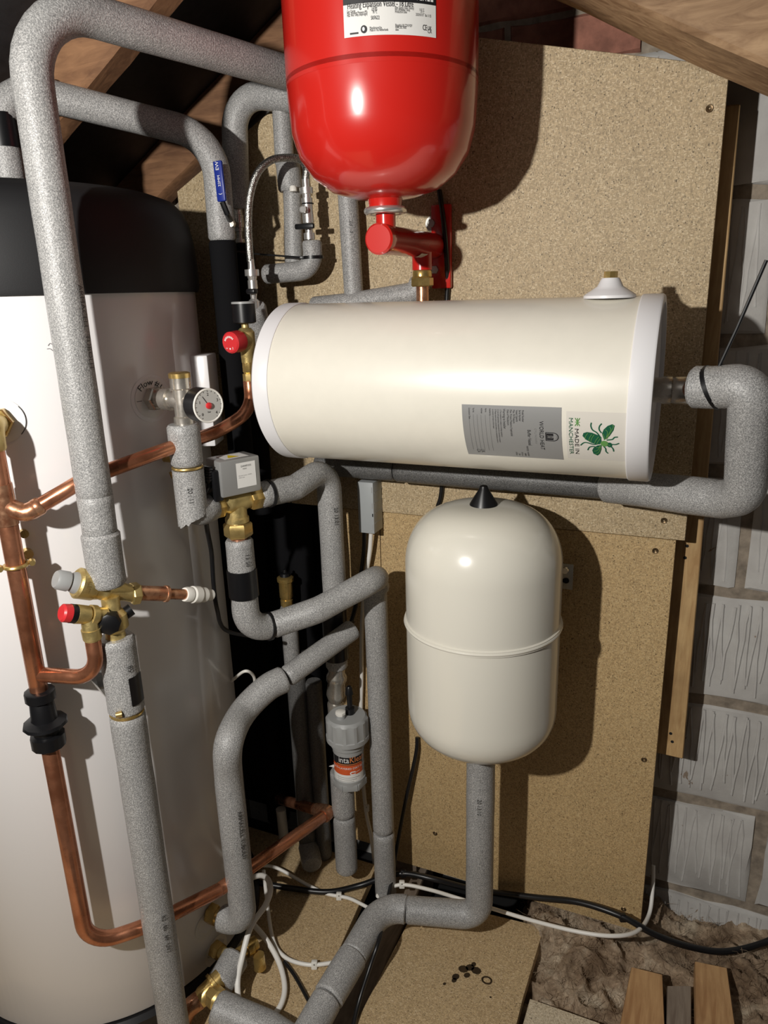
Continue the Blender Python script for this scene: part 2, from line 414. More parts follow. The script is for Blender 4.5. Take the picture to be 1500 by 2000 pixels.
# roof felt
for nm, pts in (('ceiling', [(-1.9, -.9, zl(-1.9)), (RX, -.9, RZ), (RX, WW+.1, RZ), (-1.9, WW+.1, zl(-1.9))]),
                ('ceiling', [(RX, -.9, RZ), (.95, -.9, zr(.95)), (.95, WW+.1, zr(.95)), (RX, WW+.1, RZ)])):
    M(nm, prism(NB(), [Vector(p) for p in pts], Vector((0, 0, .012))), 'felt', kind='structure')
# eaves wall on the far left closes the loft
M('wall_left', prism(NB(), [Vector(p) for p in ((-1.9, -.9, -.15), (-1.9, WW+.1, -.15), (-1.9, WW+.1, zl(-1.9)), (-1.9, -.9, zl(-1.9)))], Vector((-.05, 0, 0))), 'felt', kind='structure')
# rafters
def rafter(y0, y1, side, drop, x0, x1, mat, label):
    zf = zl if side < 0 else zr; bm = NB(); N = 14; rows = []
    for i in range(N+1):
        x = x0+(x1-x0)*i/N; zt = zf(x)-.001; j = lambda: random.uniform(-.002, .002)
        rows.append([bm.verts.new((x, y0+j(), zt)), bm.verts.new((x, y0+j(), zt-drop+.006+j())), bm.verts.new((x, y0+.006, zt-drop+j())), bm.verts.new((x, y1-.006, zt-drop+j())), bm.verts.new((x, y1, zt-drop+.006)), bm.verts.new((x, y1, zt))])
    for a, b in zip(rows, rows[1:]):
        for k in range(6): bm.faces.new((a[k], a[(k+1) % 6], b[(k+1) % 6], b[k]))
    bm.faces.new(rows[0]); bm.faces.new(rows[-1][::-1])
    return M('rafter', bm, mat, label=label, cat='rafter', group='sawn roof rafters')
rafter(.955, 1.005, -1, .098, -1.10, RX, 'rafter_wood', 'brown sawn rafter crossing behind the big insulated pipe loop at top left')
rafter(1.318, 1.368, -1, .098, -1.28, RX, 'rafter_wood', 'brown sawn rafter running down towards the cylinder lid beside the chipboard')
rafter(1.09, 1.238, 1, .132, -.285, .95, 'purlin_wood', 'thick weathered roof timber sloping down at the top right corner')

# floor
floor = M('floor', prism(NB(), [Vector(p) for p in ((-1.9, -.9, -.12), (.95, -.9, -.12), (.95, WW, -.12), (-1.9, WW, -.12))], Vector((0, 0, -.05))), 'void', kind='structure')
def slab(name, px, z, th, mat, **k):
    return M(name, prism(NB(), [P(x, y, z=z) for x, y in px], Vector((0, 0, -th)), .001), mat, **k)
a0 = P(800, 1791, z=0); a1 = P(694, 2000, z=0)
slab('floor_panel', [(822, 1752), (1063, 1811), (1021, 1950), (960, 2200), (600, 2200), (694, 2000)], 0, .022, 'chip_floor', label='loose chipboard floor panel with dark stains in front of the boards', cat='floor panel')
bm = NB()
for q in ((-1.85, 1.236), (-.585, 1.236), (-.476, -.10), (-1.85, -.10)): bm.verts.new((q[0], q[1], 0))
bm.verts.ensure_lookup_table(); f = [v.co.copy() for v in bm.verts]; bm.free()
M('floor_panel', prism(NB(), f, Vector((0, 0, -.022)), .001), 'chip_floor', label='chipboard floor panel under the hot water cylinder, littered with cables', cat='floor panel')
bm = NB(); prism(bm, [Vector(p) for p in ((-.555, 1.33, -.024), (-.482, 1.33, -.024), (-.462, .6, -.024), (-.522, .6, -.024))], Vector((0, 0, -.1)), .003)
M('joist', bm, 'joist_grey', label='dark rough joist in the slot between the two chipboard floor panels', cat='joist')
bm = NB(); prism(bm, [Vector(p) for p in ((-.560, 1.34, .012), (-.500, 1.34, .012), (-.500, 1.262, .012), (-.560, 1.262, .012))], Vector((0, 0, -.1)), .003)
M('timber_offcut', bm, 'joist_grey', label='short timber offcut at the foot of the board behind the downpipe', cat='timber')
# stains on the loose panel
bm = NB(); wr = flatter(Vector((0, 0, 0)), X3, Y3)
for x, y, r in ((905, 1893, 9), (918, 1890, 8), (930, 1896, 9), (912, 1905, 6), (890, 1908, 7), (887, 1915, 5), (868, 1922, 3), (958, 1948, 2), (925, 1884, 5)):
    p = P(x, y, z=0); disc2(bm, wr, p.x, p.y, r*.0011, r*.0009, e=.0007, n=9, rot=x)
p = P(951, 1915, z=0); stroke(bm, wr, [(p.x+.009*cos(a), p.y+.007*sin(a)) for a in [k*2*pi/8 for k in range(9)]], .0035, .0007)
M('stain_marks', bm, 'stain', label='dark oily drips on the loose chipboard floor panel', cat='stain', kind='stuff')
# glass wool between the joists
bm = NB(); nx, ny = 340, 230; g = []
for i in range(nx+1):
    row = []
    for j in range(ny+1):
        x = -.26+1.20*i/nx; y = .50+(WW-.002-.50)*j/ny
        q = Vector((x*8, y*8, 1.7)); w_ = noise.noise_vector(q*1.3)*.45
        h = noise.noise(q*.8 + w_); rd = 1-abs(noise.noise(q*2.1 + w_*1.6)); r2 = 1-abs(noise.noise(q*5.5 + w_*2)); fz = noise.noise(q*26)
        edge = min(1, max(0, (x+.26)/.04))
        z = -.040 + .030*h + .030*(rd**3-.4) + .010*(r2**3-.4) + .0025*fz + (.020 if y > 1.18 else .020*max(0, (y-1.08)/.10)) - .07*(1-edge)
        row.append(bm.verts.new((x + .010*w_.x, y if j in (0, ny) else y + .010*w_.y, max(-.115, z))))
    g.append(row)
for i in range(nx):
    for j in range(ny): bm.faces.new((g[i][j], g[i+1][j], g[i+1][j+1], g[i][j+1]))
rf = random.Random(3)
for k in range(14000):
    i, j = rf.randrange(4, nx-2), rf.randrange(2, ny-3); p = g[i][j].co + Vector((rf.uniform(-.002, .002), rf.uniform(-.002, .002), .0004)); a = rf.uniform(0, 2*pi); L = rf.uniform(.008, .03); d = Vector((cos(a), sin(a), 0)); n = Vector((-d.y, d.x, 0))*rf.uniform(.0002, .0005)
    pts = [p, p + d*L*.5 + Vector((0, 0, rf.uniform(.001, .007))) + n*rf.uniform(-8, 8), p + d*L + Vector((0, 0, rf.uniform(-.001, .008))) + n*rf.uniform(-14, 14)]
    vs = [bm.verts.new(q+n*sg) for q in pts for sg in (-1, 1)]
    bm.faces.new((vs[0], vs[1], vs[3], vs[2])); bm.faces.new((vs[2], vs[3], vs[5], vs[4]))
M('glass_wool', bm, 'glass_wool', label='brown matted glass wool insulation on the floor by the block wall', cat='insulation', kind='stuff', sharp=180)
def plank(px, z, mat, label, th=.07): return slab('timber_offcut', px, z, th, mat, label=label, cat='timber')
plank([(1233, 1888), (1294, 1903), (1310, 2300), (1152, 2300)], .014, 'joist_wood', 'orange brown joist end emerging from the glass wool')
plank([(1303, 1925), (1350, 1925), (1350, 2300), (1296, 2300)], .006, 'joist_grey', 'grey dusty timber lying between two pale joist ends')
plank([(1357, 1877), (1420, 1890), (1476, 2300), (1363, 2300)], .018, 'joist_wood', 'tan joist end with a chamfered corner near the right edge')
slab('board_offcut', [(1035, 1950), (1172, 1998), (1165, 2060), (1005, 2060)], .004, .02, 'chip_pale', label='pale board offcut at the bottom edge beside the glass wool', cat='board')

# boards on the gable
def board(pts, y0, mat, label, screws=()):
    o = M('chipboard_sheet', prism(NB(), [Vector((x, y0, z)) for x, z in pts], Vector((0, .018, 0)), .0008), mat, label=label, cat='board')
    for x, y in screws:
        p = P(x, y, Y=y0); bm = NB(); lathe(bm, p+Vector((0, .004, 0)), p+Vector((0, -.0012, 0)), [(0, .0035), (.8, .0055), (1, .0045), (.9, .0018), (.6, .0001)], 12)
        M('screw', bm, 'screw_steel', o)
    return o
def pz(x, y, Y=WB): return P(x, y, Y=Y).z
tl = P(1050, 87, Y=WB); tr = P(1425, 130, Y=WB); s = (tr.z-tl.z)/(tr.x-tl.x)
xl = -.55; bz = P(1344, 1056, Y=WB).z
board([(0.0, bz), (tr.x, tr.z), (xl, tl.z+s*(xl-tl.x)), (-.97, H+.200), (-.97, bz), ], WB-.003, 'chipboard', 'large pale chipboard sheet behind the red vessel and the horizontal buffer tank', [(1386, 212), (1297, 1017), (1290, 640)])
board([(-.014, .004), (-.014, bz-.0015), (-.5610, bz-.0015), (-.5650, .004)], WB, 'chipboard_gold', 'golden chipboard sheet behind the cream expansion vessel', [(1280, 1076), (1258, 1484), (850, 1628), (1218, 1776)])
board([(-.5630, bz-.0015), (-.672, bz-.0015), (-.690, .03), (-.5665, .03)], WB+.001, 'chipboard_gold', 'narrow golden chipboard strip behind the grey junction box and the downpipe')
bm = NB(); prism(bm, [Vector(p) for p in ((-.045, 1.308, H-.865), (.0335, 1.308, H-.868), (.0185, 1.308, H+.25), (-.06, 1.308, H+.25))], Vector((0, .074, 0)), .002); st = M('stud', bm, 'pale_wood', label='pale sawn timber upright fixed to the block wall behind the boards', cat='stud')
for x, y in ((1342, 1066), (1338, 1089), (1310, 1432), (1313, 1448)):
    p = P(x, y, Y=1.309); M('nail_head', lathe(NB(), p, p-Y3*.0015, [(0, .003), (1, .003)], 8), 'void', st)
bm = NB(); obox(bm, Vector((-.86, 1.335, .42)), AX, (.40, .006, .86)); M('dark_backing', bm, 'void', label='black sheet added to paint the darkness of the gap behind the pipes', cat='dark backing')  # added near-black sheet, its colour stands in for the gap's darkness

# ================================================================== VESSELS
# ---- hot water cylinder
cy = E('hot_water_cylinder', CYL, 'tall white hot water cylinder with black lid', 'water cylinder')
ax = lambda z: CYL + Vector((0, 0, z))
def vl(name, C, prof, mat, parent=None, n=72, **k):
    bm = NB(); rs = []
    for r, z in prof: rs.append([bm.verts.new(C + Vector((r*cos(2*pi*i/n), r*sin(2*pi*i/n), z))) for i in range(n)] if r > 1e-6 else [bm.verts.new(C+Vector((0, 0, z)))])
    for a, b in zip(rs, rs[1:]):
        if len(a) == 1: [bm.faces.new((a[0], b[(i+1) % n], b[i])) for i in range(n)]
        elif len(b) == 1: [bm.faces.new((a[i], a[(i+1) % n], b[0])) for i in range(n)]
        else: [bm.faces.new((a[i], a[(i+1) % n], b[(i+1) % n], b[i])) for i in range(n)]
    return M(name, bm, mat, parent, **k)
cbody = vl('casing', CYL, [(0, .03), (CR-.003, .03), (CR, .034), (CR, H+.012), (0, H+.012)], 'white_steel', cy, 128)
vl('lid', CYL, [(CR-.01, H+.010), (CR+.006, H+.010), (CR+.008, H+.018), (CR+.008, H+.055), (CR+.006, H+.085), (CR+.001, H+.115), (CR-.006, H+.134), (CR-.02, H+.149), (CR-.045, H+.158), (CR-.11, H+.167), (0, H+.178)], 'black_cap', cy, 128)
vl('base_tray', CYL, [(0, 0), (CR+.012, 0), (CR+.012, .022), (CR+.004, .030), (0, .030)], 'black_plastic', cy, 96)
# white cover plate on its far side
pa = P(385, 690, c=.004); rad = (Vector((pa.x, pa.y, 0))-CYL); rad.z = 0; rad.normalize(); tn = Z3.cross(rad)
zc = (P(398, 690, c=.01).z + P(405, 870, c=.01).z)/2; hh = abs(P(398, 690, c=.01).z - P(405, 870, c=.01).z)
pc = CYL + rad*(CR+.012); pc.z = zc
bm = NB(); obox(bm, pc + tn*.005, (rad, tn, Z3), (.03, .06, hh), .003); M('cover_plate', bm, 'white_steel', cy)
# stickers
def on(x, y): return P(x, y, c=0)
def cyl_wr(x, y):
    p = on(x, y); o = p-CYL; o.z = 0; return wrapper(CYL + Vector((0, 0, p.z)), Z3, o, CR), p
wr, p = cyl_wr(297, 778); s = mpp(p)
bm = NB(); disc2(bm, wr, 0, 0, 50*s, 46*s, .0004, 48); lab = M('sticker', bm, 'cap_white', cy, label='round white flow connection sticker')
bm = NB(); disc2(bm, wr, 0, 0, 41*s, 38*s, .0007, 48); M('sticker_face', bm, 'paper', lab)
bm = NB(); txt(bm, wr, 'Flow #1', 17*s, -2*s, -4*s, 'C', arc=30*s, e=.0010); patch(bm, wr, -38*s, -26*s, -2*s, -1*s, .001, 2, 1); M('sticker_lettering', bm, 'ink', lab)
wr, p = cyl_wr(0, 822); s = mpp(p)
bm = NB(); disc2(bm, wr, 0, 0, 47*s, 44*s, .0012, 48); lab = M('sticker', bm, 'paper', cy, label='round white sticker at the left edge')
bm = NB(); stroke(bm, wr, [(46*s*cos(a), 43*s*sin(a)) for a in [(-.75+k*.2) for k in range(8)]], 1.5*s, .0016); M('sticker_rim', bm, 'ink', lab)
wr, p = cyl_wr(404, 1806); bm = NB(); disc2(bm, wr, 0, 0, .028, .028, .0005, 32); M('sticker', bm, 'clear_label', cy)
wr, p = cyl_wr(423, 1856); bm = NB(); disc2(bm, wr, 0, 0, .030, .030, .0005, 32); lab = M('sticker', bm, 'clear_label', cy, label='round cold water inlet sticker')
bm = NB(); txt(bm, wr, 'CW', .010, -.014, .004, 'C', rot=.5, e=.001); M('sticker_lettering', bm, 'ink_grey', lab)
bm = NB(); wr, p = cyl_wr(100, 675); stroke(bm, wr, [(-.004, 0), (-.001, .003), (.002, .001)], .0008); stroke(bm, wr, [(-.006, -.004), (-.002, -.004), (.001, -.007)], .0008); M('scuff', bm, 'ink_grey', cy)

# ---- red expansion vessel
rv = E('expansion_vessel', RED + Z3*(H+.08), 'glossy red heating expansion vessel hanging above the buffer tank', 'expansion vessel')
zb0 = P(757, 390, Y=1.036).z
zs_ = P(750, 108, Y=RED.y-RR).z-zb0
body = vl('shell', RED, [(.020, zb0), (.045, zb0+.003), (.075, zb0+.012), (.100, zb0+.030), (.118, zb0+.055), (.127, zb0+.085), (RR-.0008, zb0+.125), (RR, zb0+.150), (RR, zb0+zs_-.0025), (RR-.0014, zb0+zs_-.0015), (RR-.0010, zb0+zs_+.0015), (RR, zb0+zs_+.0025), (RR, zb0+.285), (.122, zb0+.32), (.10, zb0+.342), (.06, zb0+.358), (0, zb0+.362)], 'red_enamel', rv, 96)
wrr = wrapper(RED, Z3, P(762, 40, Y=.9)-RED, RR)
def uv_red(x, y):
    p = hit(x, y, RED, Z3, RR); o = (P(762, 40, Y=.9)-RED); o.z = 0; q = p-RED; zz = q.z; q.z = 0
    o.normalize(); t = Z3.cross(o); return atan2(q.dot(t), q.dot(o))*RR, zz
u0, v0 = uv_red(673, 74); u1, v1 = uv_red(851, 74); vb = uv_red(762, 68)[1]; vt = vb + .062; vm = uv_red(762, 4)[1]
lab = M('label', patch(NB(), wrr, u0, u1, vb, vm, .0006, 24), 'paper', rv, label='white data label on the red vessel')
M('label_header', patch(NB(), wrr, u0, u1, vm, vt, .0006, 24), 'ink', lab)
W_ = u1-u0; bm = NB()
def rt(s_, size, f0, f1, fy):
    tmp = NB(); txt(tmp, lambda u, v, e=0: Vector((u, v, 0)), s_, size, 0, 0); w = max(v.co.x for v in tmp.verts); tmp.free()
    txt(bm, wrr, s_, size, u0+W_*f0, vb+(vm-vb)*fy, 'L', e=.0012, squash=W_*(f1-f0)/w)
rt('Heating Expansion Vessel - 18 Litre', .0095, .045, .735, .86)
for s_, f0, f1, fy in (('Gas Charge', .04, .13, .755), ('Max. Working Pressure (PS)', .04, .255, .69), ('Max. Wet Temp (diaphragm)', .04, .255, .625), ('1,0 bar', .30, .36, .80), ('6,0 bar', .30, .36, .735), ('70 °C', .31, .355, .66),
    ('Max. Supply Temp. (Safety)', .54, .74, .79), ('Min. Allowable Temp.', .54, .70, .725), ('Production Date', .54, .665, .66), ('110 °C', .80, .855, .765), ('-10 °C', .81, .855, .70), ('2023/01/17   Be 11 05', .76, .935, .61),
    ('Manufactured by', .275, .40, .185), ('Made in The Netherlands', .275, .465, .115), ('Bleasdale UK CO10 9DY', .54, .72, .25), ('0344 292 7000', .54, .655, .185), ('www', .54, .575, .115)): rt(s_, .0040, f0, f1, fy)
rt('507622', .0056, .29, .38, .475); rt('CE', .0085, .835, .885, .185); rt('UK', .0062, .893, .94, .205); rt('CA', .0062, .893, .94, .11)
M('label_lettering', bm, 'ink', lab, label='black printed data lettering')
bm = NB(); disc2(bm, wrr, u0+W_*.215, vb+(vm-vb)*.20, .0038, .0042, .0012, 20); poly2(bm, wrr, [(u0+W_*.065, vb+(vm-vb)*.075), (u0+W_*.155, vb+(vm-vb)*.075), (u0+W_*.155, vb+(vm-vb)*.13), (u0+W_*.065, vb+(vm-vb)*.13)], .0012); M('label_marks', bm, 'ink', lab)
bm = NB(); disc2(bm, wrr, u0+W_*.212, vb+(vm-vb)*.205, .0015, .0022, .0016, 12)
M('label_marks', bm, 'print_white', lab); bm = NB(); txt(bm, wrr, 'TER', .0085, u0+W_*.885, vm+.003, 'R', e=.0012); M('header_lettering', bm, 'print_white', lab); bm = NB(); patch(bm, wrr, u0+W_*.895, u0+W_*.925, vm+.003, vm+.012, .0012, 2, 1); M('header_square', bm, 'print_white', lab); bm = NB(); patch(bm, wrr, u0+W_*.935, u0+W_*.965, vm+.003, vm+.012, .0012, 2, 1); M('header_square', bm, 'print_white', lab)
# neck, chromed nut
nk = RED + Z3*zb0
M('neck', lathe(NB(), nk+Z3*.006, nk-Z3*.010, [(0, .027), (.4, .0245), (1, .0235)], 32), 'red_enamel', rv)
# bracket valve
jt = E('vessel_bracket', RED + Z3*(zb0-.07), 'red enamelled wall bracket with tubular arm under the red vessel', 'bracket')
bm = NB(); ring(bm, nk-Z3*.0145, Z3, .0262, .0050, 36, 12); lathe(bm, nk-Z3*.010, nk-Z3*.019, [(0, .0235), (.5, .0235), (1, .020)], 32); M('union_nut', bm, 'chrome', jt, label='chromed ring nut')
zt_ = P(744, 469, Y=1.036).z
M('inlet_stub', lathe(NB(), nk-Z3*.018, RED+Z3*zt_, [(0, .0142), (1, .0142)], 28), 'red_enamel', jt)
A = Vector((RED.x, RED.y-.026, zt_)); B = Vector((RED.x, WB-.01, zt_))
M('arm', lathe(NB(), A, B, [(0, .0195), (.006, .0212), (.10, .0212), (.105, .0205), (1, .0205)], 36), 'red_enamel', jt)
M('end_cap', lathe(NB(), A-Y3*.0035, A+Y3*.006, [(0, .0155), (.0, .0188), (.3, .0215), (1, .0215)], 36), 'red_enamel', jt)
C2 = P(829, 500, Y=1.165); C2 = Vector((RED.x, C2.y, zt_)); 
dn = P(832, 527, Y=1.185)
M('outlet_stub', lathe(NB(), Vector((RED.x, 1.185, zt_)), Vector((RED.x, 1.185, dn.z)), [(0, .0165), (1, .0165)], 28), 'red_enamel', jt)
bm = NB(); obox(bm, Vector((RED.x+.012, WB-.010, zt_-.002)), AX, (.035, .012, .135), .003); M('wall_plate', bm, 'red_enamel', jt)
for x, y in ((846, 437), (853, 527)):
    p = P(x, y, Y=WB-.006); bm = NB(); lathe(bm, p, p-Y3*.004, [(0, .0125), (1, .0125)], 28); hexn(bm, p-Y3*.004, p-Y3*.012, .0075); M('fixing_bolt', bm, 'galv', jt)
bm = NB(); wra = wrapper(A, Y3, Vector((.25, 0, -.35))*-1+Vector((.5, 0, -.2)), .0205); M('arm_label', patch(NB(), wrapper(A, Y3, Vector((.35, 0, -.75)), .0205), -.006, .006, .135, .165, .0006, 6), 'paper', jt); bm.free()
# brass union under the bracket
q0 = Vector((RED.x, 1.185, dn.z)); s = mpp(q0)
uf = E('brass_union', q0-Z3*.04, 'small brass compression union under the red bracket', 'pipe fitting')
bm = NB(); lathe(bm, q0, q0-Z3*.012, [(0, .0145), (.2, .016), (.85, .016), (1, .014)], 28); M('collar', bm, 'brass', uf)
bm = NB(); hexn(bm, q0-Z3*.011, q0-Z3*.026, .0185); M('nut', bm, 'brass', uf)
bm = NB(); lathe(bm, q0-Z3*.026, q0-Z3*.075, [(0, .0105), (1, .0105)], 20); M('tail_pipe', bm, 'copper_burnt', uf)

# ---- buffer tank
xL = P(556, 745, Y=BUF.y-.07).x; XR = -.052
bt = E('buffer_tank', Vector(((xL+XR)/2, BUF.y, BUF.z-BR)), 'horizontal cream buffer tank with white end caps across the middle', 'buffer tank')
def hl(name, prof, mat, parent, n=96, **k):
    bm = NB(); rs = [[bm.verts.new(Vector((x, BUF.y + r*cos(2*pi*i/n), BUF.z + r*sin(2*pi*i/n)))) for i in range(n)] for r, x in prof]
    for a, b in zip(rs, rs[1:]): [bm.faces.new((a[i], a[(i+1) % n], b[(i+1) % n], b[i])) for i in range(n)]
    bm.faces.new(rs[0]); bm.faces.new(rs[-1]); return M(name, bm, mat, parent, **k)
xl0 = P(501, 765, Y=.965).x
shell = hl('shell', [(BR, xl0+.025), (BR, XR-.018)], 'cream_steel', bt)
hl('end_cap', [(BR-.01, xl0), (BR-.002, xl0+.002), (BR+.0022, xl0+.006), (BR+.0022, xl0+.030), (BR+.0012, xl0+.0315)], 'cap_white', bt)
hl('end_cap', [(BR+.0010, XR-.029), (BR+.0022, XR-.0275), (BR+.0022, XR-.003), (BR+.0005, XR-.0005), (BR-.003, XR), (BR-.009, XR), (BR-.010, XR-.006), (BR-.012, XR-.0065), (.02, XR-.0065)], 'cap_white', bt)
bo = P(1193, 583, Y=BUF.y); bo = Vector((bo.x, BUF.y-.015, BUF.z+BR-.002))
bs = M('boss', lathe(NB(), bo, bo+Z3*.030, [(0, .034), (.12, .034), (.2, .031), (.35, .024), (.5, .017), (.8, .0125), (.86, .011)], 36), 'cap_white', bt)
M('boss_plug', lathe(NB(), bo+Z3*.025, bo+Z3*.034, [(0, .009), (1, .009)], 8), 'brass', bs)
# printed label (reads with its top towards the right-hand end)
def uv_buf(x, y):
    p = hit(x, y, Vector((0, BUF.y, BUF.z)), X3, BR); q = p-BUF
    o = Vector((0, -.75, -.66)).normalized(); t = X3.cross(o); return atan2(q.dot(t), q.dot(o))*BR, p.x
wb = wrapper(Vector((0, BUF.y, BUF.z)), X3, Vector((0, -.75, -.66)), BR)
a_ = uv_buf(902, 790); b_ = uv_buf(1097, 795); c_ = uv_buf(1104, 896); d_ = uv_buf(922, 888)
ua, ub = (a_[0]+b_[0])/2, (c_[0]+d_[0])/2; va, vb_ = a_[1], b_[1]; LW, LH = ub-ua, vb_-va
lab = M('label', patch(NB(), wb, ua, ub, va, vb_, .0004, 16), 'label_grey', bt, label='silver grey data label turned on its side')
def bl(bm, s, size, fx, fy, al='L', sq=1): txt(bm, wb, s, size, ua+LW*fx, va+LH*fy, al, e=.0009, squash=sq)
bm = NB(); k = LH
bl(bm, 'WORLD HEAT', .058*k, .5, .785, 'C', 1.22*LW/LH*1.18); M('label_title', bm, 'ink', lab)
bm = NB(); bl(bm, 'C Y L I N D E R S', .026*k, .5, .735, 'C', 1.5*LW/LH)
for i, fy in enumerate((.07, .115, .155, .195, .24, .285)): patch(bm, wb, ua+LW*(.16 if i else .2), ua+LW*.86, va+LH*fy, va+LH*(fy+.003), .0008, 8, 1)
M('label_faint_print', bm, 'ink_faint', lab)
bm = NB(); bl(bm, 'Buffer Vessel', .048*k, .54, .665, 'C', 1.1*LW/LH*1.1)
for i, s in enumerate(('Model Number', 'Serial Number', 'Vessel Capacity', 'Max. Fill Pressure', 'Max. Primary Pressure (if applicable)', 'Date of Manufacture')): bl(bm, s, .030*k, .06, .615-.030*i, 'L', .95*LW/LH*1.1)
bl(bm, 'Warning to Installer', .036*k, .05, .425, 'L', 1.05*LW/LH*1.1)
for i, s in enumerate(('1) This installation is subject to building regulations', '2) Use with appropriate components for controlled circulation', '3) Please ensure unit is drained before any maintenance work is', 'to prevent corrosion of this vessel')): bl(bm, s, .021*k, .06, .395-.026*i, 'L', 1.02*LW/LH*1.1)
for i, s in enumerate(('Installed by', 'Name', 'Address', '', 'Tel No', 'Completion Date')): bl(bm, s, .024*k, .05, .285-.043*i, 'L', LW/LH*1.1)
for i, s in enumerate(('PAINTED / WHFMP', '48980', '30 Litre', '3 Bar', '1.00 Bar')): bl(bm, s, .026*k, .95, .640-.030*i, 'R', LW/LH*1.1)
bl(bm, 'UK', .055*k, .84, .155, 'L', 1.1*LW/LH); bl(bm, 'CA', .055*k, .84, .11, 'L', 1.1*LW/LH); M('label_lettering', bm, 'ink', lab)
bm = NB(); cx_, cy_ = ua+LW*.5, va+LH*.90; rr = LW*.075
pts = [(cx_-rr, cy_-LH*.055), (cx_+rr, cy_-LH*.055)] + [(cx_+rr*cos(a), cy_+LH*.02+rr*sin(a)) for a in [k2*pi/8 for k2 in range(9)]] + [(cx_-rr, cy_-LH*.055)]
for p_, q_ in zip(pts[1:], pts[2:]): stroke(bm, wb, [p_, q_], LW*.012, .0009)
stroke(bm, wb, [pts[0], pts[1]], LW*.012, .0009); poly2(bm, wb, [(cx_-rr*.8, cy_-LH*.048), (cx_+rr*.8, cy_-LH*.048), (cx_+rr*.8, cy_+LH*.018), (cx_-rr*.8, cy_+LH*.018)], .0009); M('label_logo', bm, 'ink', lab)
bm = NB()
for i in range(4): stroke(bm, wb, [(cx_-rr*.35, cy_-LH*(.036-.014*i)), (cx_, cy_-LH*(.030-.014*i)), (cx_+rr*.35, cy_-LH*(.036-.014*i))], LH*.006, .0012)
disc2(bm, wb, cx_, cy_+LH*.035, rr*.45, rr*.4, .0009, 14); M('label_logo_coil', bm, 'label_grey', lab)
# bee sticker
a_ = uv_buf(1108, 805); b_ = uv_buf(1224, 805); c_ = uv_buf(1224, 897); sv = (b_[1]-a_[1])/116; su = (c_[0]-b_[0])/92; ub0, vb0 = a_[0], a_[1]
lab = M('bee_sticker', patch(NB(), wb, ub0-2*su, ub0+94*su, vb0-2*sv, vb0+116*sv, .0003, 12), 'clear_label', bt, label='clear sticker with a green bee')
def BP(x, y):   # sticker pixels: crop frame of 1500x1200 over 150x120
    X = 1100+x/10; Y = 790+y/10; return (ub0 + (Y-805)*su, vb0 + (X-1108 - (Y-805)*.06)*sv)
bm = NB()
def leg(pts, w=26, mat=None): stroke(bm, wb, [BP(*q) for q in pts], w/10*sv, .0008)
leg([(575, 310), (570, 370), (610, 440), (700, 490), (790, 590)]); leg([(780, 320), (740, 370), (740, 430), (790, 490)]); leg([(380, 755), (440, 700), (510, 690), (640, 720), (720, 710)]); leg([(530, 855), (560, 790), (620, 765), (680, 770)])
leg([(900, 620), (1010, 600), (1050, 560), (1115, 550)]); leg([(1000, 700), (1080, 700), (1150, 672)]); leg([(840, 740), (890, 800), (900, 860), (945, 905)]); leg([(1000, 750), (1040, 800), (1055, 855)])
M('bee_legs', bm, 'bee_dark', lab)
bm = NB(); poly2(bm, wb, [BP(*q) for q in ((415, 560), (430, 505), (500, 482), (600, 490), (720, 530), (790, 590), (800, 650), (770, 710), (700, 715), (600, 690), (490, 630))], .0009)
poly2(bm, wb, [BP(*q) for q in ((800, 500), (830, 420), (900, 355), (985, 322), (1035, 345), (1020, 430), (950, 540), (850, 620))], .0009); poly2(bm, wb, [BP(*q) for q in ((805, 720), (720, 740), (650, 790), (622, 850), (650, 930), (730, 968), (780, 920), (805, 820))], .0009)
disc2(bm, wb, *BP(965, 715), 5*su, 5*sv, .0009); M('bee_body', bm, 'bee_dark', lab)
bm = NB(); disc2(bm, wb, *BP(860, 690), 5.8*su, 7.5*sv, .0012)
for q in ([(520, 500), (480, 560), (470, 620)], [(600, 520), (560, 590), (545, 650)], [(650, 520), (600, 610), (590, 680)], [(740, 560), (690, 630), (665, 690)], [(775, 590), (730, 660), (710, 710)], [(860, 420), (910, 470), (880, 600)], [(940, 370), (970, 420), (900, 560)], [(820, 500), (850, 550), (850, 610)], [(990, 335), (1010, 380), (900, 590)], [(660, 860), (730, 840), (790, 740)], [(690, 930), (760, 880), (795, 760)], [(700, 780), (750, 780), (790, 730)], [(950, 700), (960, 725), (985, 715)]): stroke(bm, wb, [BP(*z) for z in q], 1.1*sv, .0013)
M('bee_markings', bm, 'bee_light', lab)
bm = NB(); u_, v_ = BP(250, 420); txt(bm, wb, 'MADE IN', 11.5*sv, u_, v_, 'L', e=.0009, squash=1.18*(su/sv)); M('sticker_lettering', bm, 'ink', lab)
bm = NB(); u_, v_ = BP(120, 235); txt(bm, wb, 'MANCHESTER', 11.8*sv, u_, v_, 'L', e=.0009, squash=.98*(su/sv)); M('sticker_lettering', bm, 'bee_dark', lab)
bm = NB(); u_, v_ = BP(245, 240); fw_, fh = 14*su, 9.5*sv
for q in (((0, 0), (1, 1)), ((0, 1), (1, 0)), ((0, .5), (1, .5)), ((.5, 0), (.5, 1))): stroke(bm, wb, [(u_+fw_*c2[0], v_+fh*c2[1]) for c2 in q], 1.6*sv, .0009)
M('sticker_flag', bm, 'bee_light', lab)

